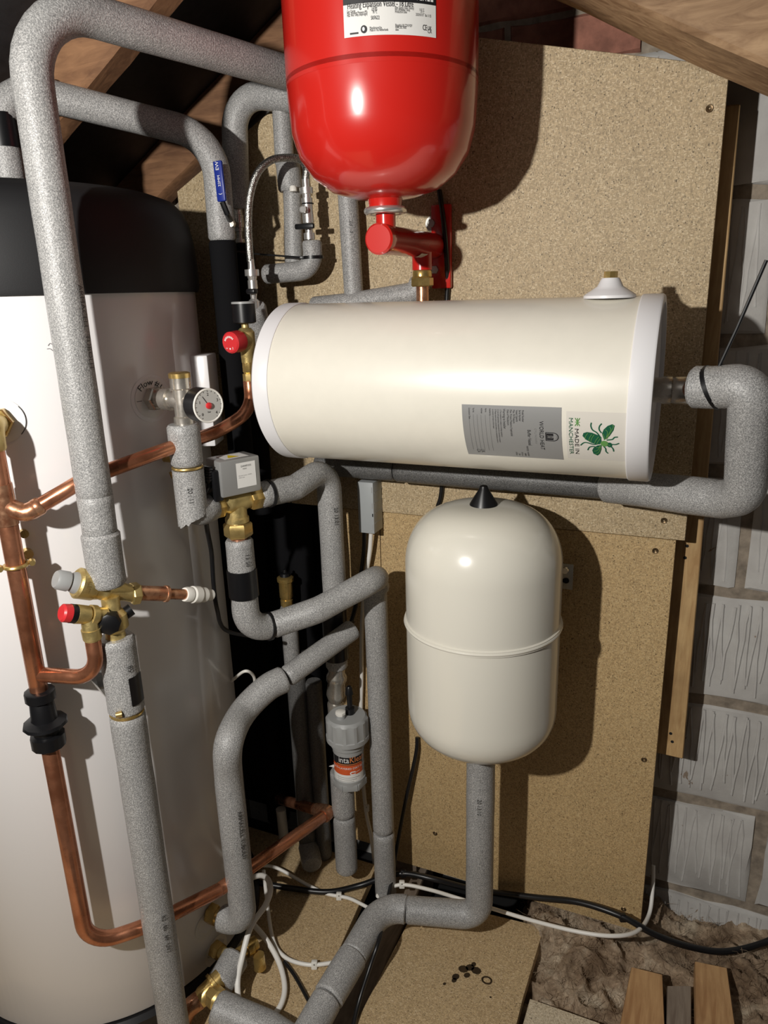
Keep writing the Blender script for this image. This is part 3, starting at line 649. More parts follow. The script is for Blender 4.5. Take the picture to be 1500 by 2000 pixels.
# ---- cream expansion vessel
wv = E('expansion_vessel', WHI + Z3*.45, 'cream upright expansion vessel with black top cap on the golden chipboard', 'expansion vessel')
zt0 = P(943, 992, Y=WHI.y-.02).z; zl0 = P(945, 1480, Y=WHI.y).z + .034; hm = zt0-zl0; zs = P(943, 1282, Y=WHI.y-WR).z
prof = [(.012, zl0)] + [(WR*(1-(1-q)**2.7)**(1/2.3), zl0 + .088*q) for q in [.004, .015, .035, .07, .12, .19, .28, .39, .52, .67, .83, 1]]
prof += [(WR, zs-.006), (WR+.0028, zs-.0045), (WR+.0028, zs+.0045), (WR, zs+.006)]
prof += [(WR*cos(a)**.62, zt0-.100*(1-sin(a))) for a in [k*pi/2/14 for k in range(0, 14)]] + [(0, zt0)]
vl('shell', WHI, prof, 'cream_enamel', wv, 96)
M('seam_bead', ring(NB(), WHI+Z3*zs, Z3, WR+.0012, .0032, 96, 8), 'cream_enamel', wv)
tp = WHI+Z3*zt0
M('air_valve_cap', lathe(NB(), tp-Z3*.004, tp+Z3*.032, [(0, .0235), (.15, .0225), (.85, .0075), (.97, .006), (1, .003)], 32), 'black_plastic', wv)
bm = NB(); wrt = flatter(tp + Z3*.0002, X3, Y3)
for k in range(30):
    a0_, a1_ = pi*(.86+.0433*k), pi*(.86+.0433*(k+1))
    f = lambda a, r: tp + Vector((r*cos(a), r*sin(a), -.0085*(r/.04)**2+.0018))
    bm.faces.new([bm.verts.new(f(*q)) for q in ((a0_, .026), (a1_, .026), (a1_, .042), (a0_, .042))])
lab = M('rating_label', bm, 'paper', wv)
bm = NB()
for k in range(46):
    a = pi*(.89+.027*k)
    for r0, r1 in ((.029, .031), (.033, .035), (.037, .039)):
        if random.random() < .75: bm.faces.new([bm.verts.new(tp + Vector((r*cos(b2), r*sin(b2), -.0085*(r/.04)**2+.0024))) for b2, r in ((a, r0), (a+.055, r0), (a+.055, r1), (a, r1))])
M('rating_print', bm, 'ink_grey', lab)
M('outlet', lathe(NB(), WHI+Z3*(zl0+.006), WHI+Z3*(zl0-.022), [(0, .022), (.35, .019), (.4, .0165), (1, .0165)], 28), 'nickel', wv)
p = P(1107, 1126, Y=WB-.03); bm = NB(); obox(bm, p, AX, (.022, .003, .048), .001); br = M('bracket_lug', bm, 'galv', wv)
p = P(1104, 1114, Y=WB-.034); bm = NB(); lathe(bm, p, p-Y3*.004, [(0, .007), (1, .0055)], 12); M('lug_screw', bm, 'chrome', br)
p = P(1105, 1134, Y=WB-.032); bm = NB(); disc2(bm, flatter(p, X3, Z3), 0, 0, .006, .005, .0012); M('lug_slot', bm, 'void', br)

# ================================================================== PIPES
RF = .0235
def V(x, y, **k): return P(x, y, **k)
def vert(p, z): return Vector((p.x, p.y, z))
def tie(parent, p, axis, r, tail=None, tr=.0016):
    """cable tie round a sleeve, with an optional uncut tail"""
    axis = axis.normalized(); o = M('cable_tie', band(NB(), p-axis*.0026, p+axis*.0026, r*1.0, 28, .0014), 'black_plastic', parent)
    if tail:
        M('tie_tail', sweep(NB(), fillet(tail, .02), tr, 8, round_=False), 'black_plastic', o)
        bm = NB(); u, v = frame(tail[1]-tail[0]); obox(bm, tail[0], ((tail[1]-tail[0]), u, v), (.008, .006, .005), .0006); M('tie_head', bm, 'black_plastic', o)
    return o
# 1 big loop, left riser over the pressure reducing valve
b0 = V(211, 1142, c=.078); top = V(78, -2, c=.078); e1 = V(664, 172, Y=1.205)
top = vert(b0, top.z); mid = V(196, 968, c=.078); mid = vert(b0, mid.z); m2 = vert(b0, V(204, 1040, c=.078).z)
bigp = sleeve([mid, top, e1, V(671, 290, Y=1.222)], RF, [0, .085, .045, 0], label='big grey insulated pipe looping over the cylinder from brass valve to red vessel', cat='insulated pipe')
sleeve([m2, mid+Z3*.004], RF*1.0, 0, bigp, wob=.05); sleeve([b0, m2+Z3*.002], RF*1.10, 0, bigp, wob=.04)
foam_print(bigp, 'ARMACELL  TUBOLIT', .011, vert(b0, V(160, 640, c=.078).z), Z3, RF, .75)
# 2 pipe leaving the cylinder top, running along the roof and down behind the lever valve
q0 = V(20, 356, Y=.86); q1 = Vector((q0.x, q0.y, V(14, 140, Y=q0.y).z)); 
q2 = V(418, 268, Y=1.09); q3 = V(434, 470, Y=1.09)
q1.z = q2.z+.055
low2 = vert(q3, V(470, 900, Y=1.09).z)
p2 = sleeve([q0, q1, q2, q3], .0225, [0, .05, .07, 0], label='grey insulated pipe from the cylinder lid running under the rafters to the blue lever valve', cat='insulated pipe')
sleeve([low2, vert(q3, q3.z)], .0225, 0, p2, mat='foam_black')  # black colour paints the lid's shadow onto this lower length of pipe
tp0 = vert(q0, q0.z+.045); M('tape_band', band(NB(), tp0, tp0+Z3*.045, .0228), 'black_tape', p2)
d_ = (q2-q1).normalized(); tie(p2, q1+d_*.055, d_, .0228)
# 3 pipe with bend feeding the lever valve
p3 = sleeve([V(655, 200, Y=1.207), V(456, 182, Y=1.205), V(464, 408, Y=1.205)], .0225, [0, .05, 0], label='grey insulated pipe bending down behind the braided hose onto the lever valve', cat='insulated pipe')
# lever valve
lv = E('lever_valve', V(467, 470, Y=1.205), 'nickel ball valve with long blue lever between two foam pipes', 'valve')
s = mpp(V(465, 440, Y=1.205)); A = V(463, 396, Y=1.205); B = V(469, 474, Y=1.205)
M('body', lathe(NB(), A, B, [(0, 12*s), (.16, 12*s), (.17, 10*s), (.3, 10*s), (.31, 11.5*s), (.62, 11.5*s), (.63, 9*s), (.72, 9*s), (.73, 6*s), (.9, 6*s), (.91, 10*s), (1, 10*s)], 20), 'nickel', lv)
h0 = V(452, 436, Y=1.10); h1 = V(443, 416, Y=1.055); h2 = V(434, 394, Y=1.05); h3 = V(425, 314, Y=1.05)
M('lever_arm', sweep(NB(), [V(462, 438, Y=1.19), h0, h1, h2], .0048, 8), 'black_plastic', lv)
bm = NB(); d = (h3-h2); u, v = frame(d); ux = Vector((1, .2, 0)); obox(bm, (h2+h3)/2, (d, d.cross(Y3), Y3), (d.length, 17*s, .006), .0022); gr = M('lever_grip', bm, 'blue_vinyl', lv, label='blue vinyl grip')
bm = NB(); wr = flatter((h2+h3)/2 - Y3*.0035, -d.cross(Y3) if d.cross(Y3).x < 0 else d.cross(Y3), d)
txt(bm, wr, 'EW', .0085, .003, .022, 'C', rot=pi/2, e=.0003); txt(bm, wr, '22MM', .0065, .003, 0, 'C', rot=pi/2, e=.0003); txt(bm, wr, '(', .008, .003, -.019, 'C', rot=pi/2, e=.0003); M('grip_lettering', bm, 'print_white', gr)
M('pivot_bolt', lathe(NB(), V(451, 437, Y=1.085), V(453, 437, Y=1.10), [(0, .005), (.3, .007), (1, .007)], 8), 'nickel', lv)
# 4 upright in three sleeves left of the red vessel
p4 = E('insulated_pipe', V(574, 515, Y=1.215), 'thin upright insulated pipe in three sleeves beside the small isolating valve', 'insulated pipe')
sleeve([V(549, 190, Y=1.215), V(556, 325, Y=1.215)], .0165, 0, p4); sleeve([V(562, 318, Y=1.215), V(568, 374, Y=1.215)], .021, 0, p4, wob=.05); sleeve([V(571, 370, Y=1.215), V(575, 518, Y=1.215)], .0165, 0, p4, wob=.04)
bm = NB(); lathe(bm, V(572, 363, Y=1.19), V(573, 374, Y=1.19), [(0, .005), (.4, .0065), (1, .0065)], 16); M('plastic_plug', bm, 'white_plastic', p4)
# 5 elbow with long cable tie
p5 = sleeve([V(519, 536, Y=1.195), V(613, 527, Y=1.195), V(609, 470, Y=1.195)], .0172, [0, .03, 0], label='short grey foam elbow with a black cable tie above the buffer tank', cat='insulated pipe', wob=.04)
ta = V(611, 503, Y=1.195); tie(p5, ta, V(609, 470, Y=1.195)-V(613, 527, Y=1.195), .0176, [V(590, 503, Y=1.178), V(500, 496, Y=1.15), V(428, 487, Y=1.10)])
iv = E('isolating_valve', V(604, 468, Y=1.19), 'slim chromed isolating valve with small black handle under the red vessel', 'valve')
A = V(597, 350, Y=1.19); B = V(605, 468, Y=1.19); s = mpp(A)*1.25
M('body', lathe(NB(), A, B, [(0, 6*s), (.13, 6*s), (.14, 11*s), (.24, 11*s), (.25, 7*s), (.3, 7*s), (.31, 9*s), (.52, 8.5*s), (.6, 9*s), (.72, 9*s), (.73, 6*s), (.88, 6*s), (.89, 9*s), (1, 9*s)], 20), 'chrome', iv)
bm = NB(); obox(bm, V(595, 442, Y=1.172), AX, (33*s, .008, 8*s), .002); M('handle', bm, 'black_plastic', iv)
M('test_screw', lathe(NB(), V(592, 409, Y=1.165), V(592, 409, Y=1.185), [(0, .005), (.4, .0065), (1, .0065)], 12), 'chrome', iv)
M('strap', ring(NB(), V(601, 398, Y=1.19), B-A, .0095, .0012, 20, 6), 'black_plastic', iv)
# 6 upright behind the buffer with its cross pipe
p6 = E('insulated_pipe', V(690, 585, Y=1.222), 'thin upright insulated pipe dropping from behind the red vessel to a cross pipe', 'insulated pipe')
up6 = sleeve([V(674, 300, Y=1.222), V(692, 592, Y=1.222)], .0172, 0, p6); foam_print(up6, '28 13', .009, V(681, 445, Y=1.222), V(674, 300, Y=1.222)-V(692, 592, Y=1.222), .0172, .1)
sleeve([V(612, 600, Y=1.215), V(690, 592, Y=1.215), V(812, 572, Y=1.215), V(822, 548, Y=1.215)], .0185, [0, 0, .02, 0], p6)
# braided hose and check valve
hz = E('braided_hose', V(490, 510, Y=1.10), 'braided steel flexible hose arching left of the red vessel', 'hose')
M('hose', sweep(NB(), spline([V(597, 352, Y=1.19), V(598, 328, Y=1.188), V(587, 312, Y=1.175), V(565, 308, Y=1.155), V(530, 313, Y=1.13), V(503, 338, Y=1.11), V(488, 385, Y=1.10), V(485, 445, Y=1.10), V(489, 512, Y=1.10)]), .0062, 14), 'braid', hz)
cv = E('check_valve', V(495, 600, Y=1.10), 'chromed check valve stack at the lower end of the braided hose', 'valve')
A = V(490, 506, Y=1.10); B = V(497, 602, Y=1.10); s = mpp(A)
M('body', lathe(NB(), A, B, [(0, 6*s), (.2, 7*s), (.21, 14*s), (.34, 14*s), (.35, 9.5*s), (.42, 8*s), (.43, 9.5*s), (.6, 9.5*s), (.61, 8*s), (.80, 6*s), (.85, 11*s), (1, 11*s)], 18), 'chrome', cv)
bm = NB(); obox(bm, V(492, 569, Y=1.085), AX, (20*s, .014, 10*s), .003); M('handle', bm, 'black_plastic', cv)
sleeve([V(495, 597, Y=1.10), V(503, 640, Y=1.12), V(512, 690, Y=1.15)], .0215, .03, label='stub of grey foam under the check valve beside the tank end cap', cat='insulated pipe', wob=.04)
# black lagged uprights in the dark gap
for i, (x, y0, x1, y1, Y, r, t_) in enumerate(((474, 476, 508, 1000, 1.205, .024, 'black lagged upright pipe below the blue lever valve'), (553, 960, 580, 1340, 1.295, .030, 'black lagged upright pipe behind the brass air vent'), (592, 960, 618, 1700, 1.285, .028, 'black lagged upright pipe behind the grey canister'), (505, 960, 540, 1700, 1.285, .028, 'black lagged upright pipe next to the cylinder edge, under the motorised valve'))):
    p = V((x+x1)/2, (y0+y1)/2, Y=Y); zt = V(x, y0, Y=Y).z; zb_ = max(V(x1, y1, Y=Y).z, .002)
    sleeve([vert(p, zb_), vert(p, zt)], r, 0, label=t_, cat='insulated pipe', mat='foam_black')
# black cable behind bracket
cable('black_cable', [V(858, 372, Y=WB-.008), V(866, 430, Y=WB-.020), V(872, 500, Y=WB-.020), V(874, 560, Y=WB-.010), V(870, 640, Y=WB-.008), V(866, 800, Y=WB-.008), V(863, 950, Y=WB-.008), V(855, 990, Y=WB-.008), V(853, 1010, Y=WB-.012)], .0042, 'black_cable', label='black cable dropping behind the red bracket and the buffer tank')
# right hand return pipe
so = E('tank_union', V(1320, 760, Y=1.07), 'steel threaded union between the tank end and the bent pipe', 'pipe fitting')
tA = Vector((XR-.008, BUF.y, V(1300, 762, Y=BUF.y).z)); 
M('thread', lathe(NB(), tA, tA+X3*.05, [(0, .017), (.2, .017), (.3, .019), (.5, .019), (.51, .017), (.6, .019), (.9, .019), (1, .017)], 24), 'nickel', so)
rA = tA + X3*.048; rA2 = V(1370, 752, Y=1.04); rB = V(1462, 745, Y=1.00); rC = V(1450, 975, Y=1.08); rD = V(1195, 947, Y=1.185)
pr_ = E('insulated_pipe', rC, 'grey insulated pipe bending down from the right end of the buffer tank', 'insulated pipe')
s1 = tube('foam_sleeve', [V(1352, 756, Y=1.045), V(1395, 757, Y=1.035), V(1470, 752, Y=1.01), V(1455, 968, Y=1.06), V(1410, 975, Y=1.09), V(1185, 948, Y=1.19)], .0275, 'foam', [0, 0, .055, .05, 0, 0], pr_, wob=.04)
M('core_pipe', lathe(NB(), tA+X3*.045, V(1356, 757, Y=1.045), [(0, .0115), (1, .0115)], 20), 'copper', pr_)
ct = V(1392, 757, Y=1.036); dt = V(1420, 756, Y=1.03)-V(1370, 757, Y=1.04)
tie(s1, ct, Vector((dt.x, dt.y, dt.z))+Vector((0, 0, .012)), .0285, [V(1400, 726, Y=1.03), V(1440, 640, Y=1.03), V(1497, 508, Y=1.03)], .0022)
# pipes along the wall under the tank
pu = E('insulated_pipe', V(900, 935, Y=1.215), 'dark grey insulated pipe running along the boards under the buffer tank', 'insulated pipe')
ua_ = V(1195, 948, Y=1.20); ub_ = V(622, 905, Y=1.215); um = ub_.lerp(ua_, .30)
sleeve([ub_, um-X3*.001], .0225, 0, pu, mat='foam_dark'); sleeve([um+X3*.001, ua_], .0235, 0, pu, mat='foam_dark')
M('joint_ring', lathe(NB(), ua_-X3*.01, ua_+X3*.006, [(0, .0245), (1, .0245)], 28), 'box_grey', pu)
# ---- flow valve set on the cylinder
fc = on(297, 778); ro = fc-CYL; ro.z = 0; ro.normalize()
fv = E('flow_valve', fc, 'nickel cross fitting with round pressure gauge screwed into the cylinder', 'valve')
fx = fc + ro*.062
bm = NB(); hexn(bm, fc, fc+ro*.014, .0185); M('hex_nut', bm, 'nickel', fv)
bm = NB(); lathe(bm, fc+ro*.012, fx, [(0, .0135), (.25, .0135), (.27, .0165), (.55, .0165), (.57, .0125), (1, .0125)], 28); M('tail', bm, 'nickel', fv)
M('body', lathe(NB(), fx-Z3*.048, fx+Z3*.034, [(0, .0125), (.12, .0125), (.14, .0152), (.28, .0152), (.30, .0125), (.78, .0125), (.80, .0150), (1, .0150)], 28), 'nickel', fv)
M('brass_plug', lathe(NB(), fx+Z3*.033, fx+Z3*.041, [(0, .0158), (.8, .0158), (1, .013)], 28), 'brass', fv)
gd = Vector((.935, -.353, 0)).normalized(); gc = V(385, 789, Y=fx.y-.012); ge = gc + gd*.029
ga = M('gauge_case', lathe(NB(), gc, ge, [(0, .0225), (.08, .0245), (1, .0245)], 40), 'black_plastic', fv, label='black gauge case')
M('gauge_stem', lathe(NB(), fx, gc, [(0, .008), (1, .008)], 16), 'nickel', fv)
M('gauge_rim', ring(NB(), ge, gd, .0232, .0016, 40, 8), 'white_plastic', ga)
M('gauge_dial', lathe(NB(), ge-gd*.001, ge+gd*.0006, [(0, .0228), (1, .0228)], 40), 'dial', ga)
rg = Z3.cross(gd).normalized()*-1; rg = gd.cross(Z3).normalized()*-1; ug = gd.cross(rg) if gd.cross(rg).z > 0 else rg.cross(gd)
wg = lambda u, v, e=0.0: ge + rg*u + ug*v + gd*(.0007+e)
bm = NB()
for k, s in enumerate(('0', '1', '2', '3', '4')):
    a = radians(225-67*k); txt(bm, wg, s, .006, .016*cos(a), .016*sin(a)-.002, 'C', e=.0003)
for k in range(17):
    a = radians(235-18*k); stroke(bm, wg, [(.0195*cos(a), .0195*sin(a)), (.0215*cos(a), .0215*sin(a))], .0006, .0003)
txt(bm, wg, 'bar', .004, 0, -.010, 'C', e=.0003); stroke(bm, wg, [(0, 0), (-.0095, .014)], .0008, .0006); M('gauge_print', bm, 'ink', ga)
M('gauge_hub', lathe(NB(), ge+gd*.0006, ge+gd*.004, [(0, .0048), (.7, .0046), (1, .003)], 10), 'red_plastic', ga)
# foam below, clip, torn elbow
f1 = V(357, 828, c=.062); f2 = V(362, 912, c=.062); f2 = vert(f1, f2.z); f3 = vert(f1, V(366, 1012, c=.062).z)
pf = E('insulated_pipe', f3, 'upright grey foam with brass clip and torn lower edge under the gauge', 'insulated pipe')
sl = sleeve([f2+Z3*.002, f1], RF*1.02, 0, pf, wob=.03)
bm = NB(); nS = 36; rows = []
for j, zz in enumerate((f2.z-.004, f2.z-.03, f3.z+.012)): rows.append([bm.verts.new((f1.x+RF*cos(2*pi*k/nS), f1.y+RF*sin(2*pi*k/nS), zz)) for k in range(nS)])
jag = [random.uniform(-.004, .004)+.014*sin(2*pi*k/nS+.6) for k in range(nS)]
rows.append([bm.verts.new((f1.x+RF*cos(2*pi*k/nS), f1.y+RF*sin(2*pi*k/nS), f3.z+jag[k])) for k in range(nS)])
rows.append([bm.verts.new((f1.x+RF*.55*cos(2*pi*k/nS), f1.y+RF*.55*sin(2*pi*k/nS), f3.z+jag[k]+.001)) for k in range(nS)])
for a, b in zip(rows, rows[1:]): [bm.faces.new((a[k], a[(k+1) % nS], b[(k+1) % nS], b[k])) for k in range(nS)]
bm.faces.new(rows[0]); bm.faces.new(rows[-1]); s2 = M('foam_sleeve', bm, 'foam', pf)
foam_print(s2, '20 : 11', .009, vert(f1, (f2.z+f3.z)/2), Z3, RF, -.15)
M('clip_ring', ring(NB(), vert(f1, f2.z-.001), Z3, RF*.92, .0022, 28, 8), 'brass', pf)
bm = NB(); cp = on(322, 895); lathe(bm, cp, cp+ro*.02, [(0, .006), (1, .006)], 12); lathe(bm, cp+ro*.012-Z3*.02, cp+ro*.016-Z3*.03, [(0, .005), (1, .005)], 10); M('clip_post', bm, 'brass', pf)
zv0 = V(412, 1000, Y=.905); zv1 = V(506, 957, Y=.985); zv1.z = zv0.z = (zv0.z+zv1.z)/2; w3 = (zv1-zv0).normalized(); n3 = Vector((w3.y, -w3.x, 0))
if n3.dot(CAM-zv0) < 0: n3 = -n3
sleeve([f3+Z3*.025, Vector((f3.x, f3.y, zv0.z-.004)), zv0+w3*.004], .0222, [0, .030, 0], label='grey foam bend joining the torn foam to the motorised valve', cat='insulated pipe', wob=.05)
# ---- motorised zone valve
zv = E('zone_valve', zv0, 'brass three way motorised valve with steel box head', 'motorised valve')
s = .00088; zm = zv0.lerp(zv1, .5)
bm = NB(); hexn(bm, zv0, zv0+w3*.020, .0215); M('nut', bm, 'brass', zv)
bm = NB(); hexn(bm, zv1-w3*.022, zv1, .0215); M('nut', bm, 'brass', zv)
bm = NB(); lathe(bm, zv0+w3*.018, zv1-w3*.020, [(0, .0165), (.12, .0165), (.2, .0185), (.8, .0185), (.88, .0165), (1, .0165)], 28); M('body', bm, 'brass_cast', zv)
zd = Vector((zm.x, zm.y, V(450, 1045, Y=zm.y).z))
bm = NB(); lathe(bm, zm, vert(zm, zd.z+.004), [(0, .017), (.45, .017), (.5, .0195), (.62, .0195), (.64, .017), (.72, .0195), (.75, .017), (1, .017)], 28); M('branch', bm, 'brass_cast', zv)
bm = NB(); hexn(bm, vert(zm, zd.z+.024), zd, .0235); M('nut', bm, 'brass', zv)
bm = NB(); lathe(bm, zd, zd-Z3*.03, [(0, .014), (1, .014)], 24); M('tail_pipe', bm, 'copper', zv)
hb = zm + Z3*.046 + n3*.006 - w3*.002
bm = NB(); obox(bm, hb, (w3, n3, Z3), (.070, .048, .058), .003); hd = M('actuator_box', bm, 'steel_box', zv, label='steel actuator box')
wz = flatter(hb + n3*.0243, Z3.cross(n3), Z3)
M('rating_label', patch(NB(), wz, -.008, .026, -.018, .022, .0004, 2), 'paper', hd)
bm = NB(); txt(bm, wz, 'DANFOSS', .0042, .000, .015, 'L', e=.0009); txt(bm, wz, 'HSA3', .0030, .003, .011, 'L', e=.0009); txt(bm, wz, 'Mid-position actuator - 24V/50Hz', .0020, -.005, .001, 'L', e=.0009, squash=.85); txt(bm, wz, 'Made in Italy', .0020, -.005, -.002, 'L', e=.0009); M('rating_print', bm, 'ink_grey', hd)
wt = flatter(hb + Z3*.0293, Z3.cross(n3), -n3)
M('warning_label', patch(NB(), wt, -.022, .020, -.018, .014, .0004, 2), 'paper', hd); bm = NB(); poly2(bm, wt, [(-.014, -.012), (.006, -.012), (-.004, .008)], .0009); M('warning_triangle', bm, 'yellow', hd)
bm = NB(); obox(bm, hb - w3*.037 - Z3*.010, (w3, n3, Z3), (.016, .036, .050), .003); M('end_cover', bm, 'black_plastic', zv)
gl = hb - w3*.046 + n3*.008
M('cable_gland', lathe(NB(), gl+Z3*.022, gl-Z3*.004-w3*.004, [(0, .0075)] + [(.1+k*.08, .0075 if k % 2 else .0060) for k in range(10)] + [(1, .0045)], 14), 'black_plastic', zv)
cable('valve_cable', [gl+Z3*.014, gl-Z3*.010-w3*.003, V(399, 970, Y=.885), V(404, 1030, Y=.91), V(413, 1080, Y=.95), V(417, 1140, Y=.955), V(424, 1190, Y=.96), V(440, 1230, Y=1.0), V(500, 1245, Y=1.06)], .0038, 'black_cable', zv)
# pipe from the zone valve to the wall and down
p7 = E('insulated_pipe', V(643, 1165, Y=1.15), 'grey insulated pipe from the motorised valve bending down beside the boards', 'insulated pipe')
c7 = V(640, 900, Y=1.13)
z7 = zv1.z+.010
c7 = Vector((c7.x, c7.y, z7+.012)); d7 = V(645, 1170, Y=1.13)
s7 = sleeve([zv1-w3*.002, zv1+w3*.07, c7, Vector((c7.x, c7.y, d7.z))], .0222, [0, .02, .04, 0], p7, wob=.03)
tie(s7, zv1+w3*.018, w3, .0226)
foam_print(s7, '20 13:01', .010, Vector((c7.x, c7.y, c7.z-.09)), Z3, .0222, .3)
# conduit on the board edge
tube('conduit', [V(655, 925, Y=1.235), V(668, 1090, Y=1.235), V(672, 1200, Y=1.235)], .0055, 'dark_rubber', .02, label='thin dark conduit along the left edge of the chipboard strip', cat='conduit')
# ---- pipe under the zone valve: tape, elbow, sweep to the wall, downpipe
g0 = V(450, 1050, Y=zm.y); g0 = Vector((zm.x, zm.y, g0.z)); gE = Vector((zm.x, zm.y, V(455, 1225, Y=zm.y).z))
g2 = V(530, 1222, Y=.985); g3 = V(620, 1192, Y=1.03); g4 = V(738, 1128, Y=1.12); g5 = V(752, 1700, Y=1.165); g4b = Vector((g5.x, g5.y, g4.z-.012)); g5 = vert(g5, .0)
p8 = E('insulated_pipe', g5, 'grey insulated pipe sweeping under the motorised valve to the tall downpipe on the boards', 'insulated pipe')
sa = sleeve([g0, gE+Z3*.0, g2], .0232, [0, .042, 0], p8, wob=.05)
M('tape_band', band(NB(), Vector((zm.x, zm.y, V(455, 1108, Y=zm.y).z)), Vector((zm.x, zm.y, V(455, 1160, Y=zm.y).z)), .0240), 'black_tape', p8)
foam_print(sa, '13 20', .010, Vector((zm.x, zm.y, V(455, 1085, Y=zm.y).z)), Z3, .0232, .3)
sb = sleeve([g2, g3, g4, g4b+Vector((0, 0, -.012)), g4b-Z3*.03], .0232, [0, .10, .045, .02, 0], p8, wob=.03)
tie(sa, g2-(g2-gE).normalized()*.006, g2-gE, .0240)
zj = V(752, 1622, Y=1.165).z
sleeve([g4b-Z3*.028, vert(g5, zj+.001)], .0225, 0, p8, wob=.02); sleeve([vert(g5, zj-.003), vert(g5, .002)], .0232, 0, p8, wob=.02)
M('joint_ring', lathe(NB(), g4b-Z3*.022, g4b-Z3*.034, [(0, .0262), (.5, .0275), (1, .0262)], 28), 'foam', p8)
# ---- brass air vent on a foam stub
av = E('air_vent', V(560, 1190, Y=1.212), 'small brass automatic air vent standing on grey foam', 'air vent')
A = V(561, 1190, Y=1.212); B = V(556, 1112, Y=1.212); s = mpp(A)
M('body', lathe(NB(), A, B, [(0, 9*s), (.1, 9*s), (.12, 12*s), (.25, 12*s), (.27, 10*s), (.32, 13*s), (.70, 13*s), (.72, 16*s), (.80, 16*s), (.84, 11*s)], 24), 'brass', av)
M('cap', lathe(NB(), A.lerp(B, .82), B, [(0, 11*s), (.5, 9*s), (.6, 4*s), (1, 3*s)], 16), 'black_plastic', av)
pv = E('insulated_pipe', V(580, 1700, Y=1.212), 'grey insulated upright carrying the brass air vent in the dark gap', 'insulated pipe')
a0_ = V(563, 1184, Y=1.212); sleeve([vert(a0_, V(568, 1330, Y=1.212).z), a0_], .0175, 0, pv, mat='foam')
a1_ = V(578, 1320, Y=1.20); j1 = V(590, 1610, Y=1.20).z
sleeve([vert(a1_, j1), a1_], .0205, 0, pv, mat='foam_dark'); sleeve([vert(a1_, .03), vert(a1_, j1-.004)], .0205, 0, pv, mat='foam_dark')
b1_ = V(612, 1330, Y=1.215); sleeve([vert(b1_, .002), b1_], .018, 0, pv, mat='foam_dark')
sleeve([vert(a1_, .035), V(610, 1690, z=.03)+Vector((0, 0, 0))], .023, 0, pv, mat='foam')
# ---- sweep to the lower cylinder connection
k0 = V(690, 1228, Y=1.155); k1 = V(560, 1322, Y=1.02); k2 = V(478, 1392, Y=.94); k3 = V(438, 1440, c=.075); k4 = V(462, 1775, c=.075); k4 = vert(k3, k4.z)
k5 = on(408, 1783) 
p9 = E('insulated_pipe', k4, 'grey insulated pipe curving down in front of the cylinder to its lower connection', 'insulated pipe')
kk = Vector((k4.x, k4.y, k5.z-.004))
k1b = k1.lerp(k2, .05)
sd = sleeve([k0, k1], .0205, 0, p9, wob=.03)
kb = [k1b, V(520, 1345, Y=.985), V(474, 1392, Y=.935), V(447, 1450, c=.085), k3 + Vector((0, 0, -.075)), vert(k3, V(445, 1600, c=.075).z), kk+Z3*.05]
se = tube('foam_sleeve', spline(kb, 6)[:-1] + fillet([kk+Z3*.05, kk, k5+(kk-k5).normalized()*.026], .038), .0245, 'foam', 0, p9, wob=.025)
foam_print(se, 'ARMACELL TUBOLIT', .011, vert(k3, V(455, 1620, c=.075).z), Z3, .0245, .35)
foam_print(se, '13 10', .010, k1b.lerp(k2, .35), k2-k1b, .0245, .2)
kd = (kk-k5).normalized(); bm = NB(); hexn(bm, k5, k5+kd*.018, .019); lathe(bm, k5+kd*.016, k5+kd*.034, [(0, .015), (1, .015)], 24); M('brass_union', bm, 'brass', p9)
# ---- magnetic filter canister
mf = E('filter_canister', V(677, 1525, Y=1.13), 'grey ribbed system filter canister with orange label', 'filter')
T = V(677, 1396, Y=1.125); Bq = vert(T, V(678, 1525, Y=1.125).z); s = mpp(T); hh = T.z-Bq.z
M('body', lathe(NB(), T-Z3*.005, Bq, [(0, 33*s), (.40, 34*s), (.42, 31*s), (.48, 31*s), (.49, 29.5*s), (.86, 29.5*s), (.87, 32*s), (.93, 32*s), (.94, 29*s), (1, 27*s)], 40), 'grey_plastic', mf)
bm = NB(); nR = 48; ro_ = []
for z_, f_ in ((0, .90), (-.003, .97), (-.006, 1), (-hh*.26, 1), (-hh*.27, 1.06), (-hh*.33, 1.06), (-hh*.34, .9)):
    ro_.append([bm.verts.new(T + Vector(((40*s*f_ + (.0018 if (k//2) % 2 and -hh*.265 < z_ < -.004 else 0))*cos(2*pi*k/nR), (40*s*f_ + (.0018 if (k//2) % 2 and -hh*.265 < z_ < -.004 else 0))*sin(2*pi*k/nR), z_))) for k in range(nR)])
for a, b in zip(ro_, ro_[1:]): [bm.faces.new((a[k], a[(k+1) % nR], b[(k+1) % nR], b[k])) for k in range(nR)]
bm.faces.new(ro_[0]); bm.faces.new(ro_[-1]); cpf = M('ribbed_cap', bm, 'grey_plastic', mf, sharp=25)
for k in range(2): pass
bp = T + Vector((-.006, -.014, 0)); M('bleed_boss', lathe(NB(), bp-Z3*.001, bp+Z3*.007, [(0, .0095), (1, .009)], 20), 'grey_plastic', cpf)
M('bleed_screw', lathe(NB(), bp+Z3*.006, bp+Z3*.015, [(0, .009), (.35, .009), (.4, .0105), (.9, .0105), (1, .009)], 8), 'white_plastic', cpf)
kp = T + Vector((.004, .008, 0)); M('drain_key', lathe(NB(), kp-Z3*.001, kp+Z3*.06, [(0, .0095), (.22, .0095), (.24, .0055), (.7, .0055), (.72, .008), (.95, .006), (1, .004)], 16), 'black_plastic', cpf)
of = (CAM-T); wf = wrapper(Vector((T.x, T.y, Bq.z)), Z3, of, 29.8*s)
M('label', patch(NB(), wf, -.038, .030, hh*.38, hh*.52, .0004, 20), 'ink', mf, label='black label band'); 
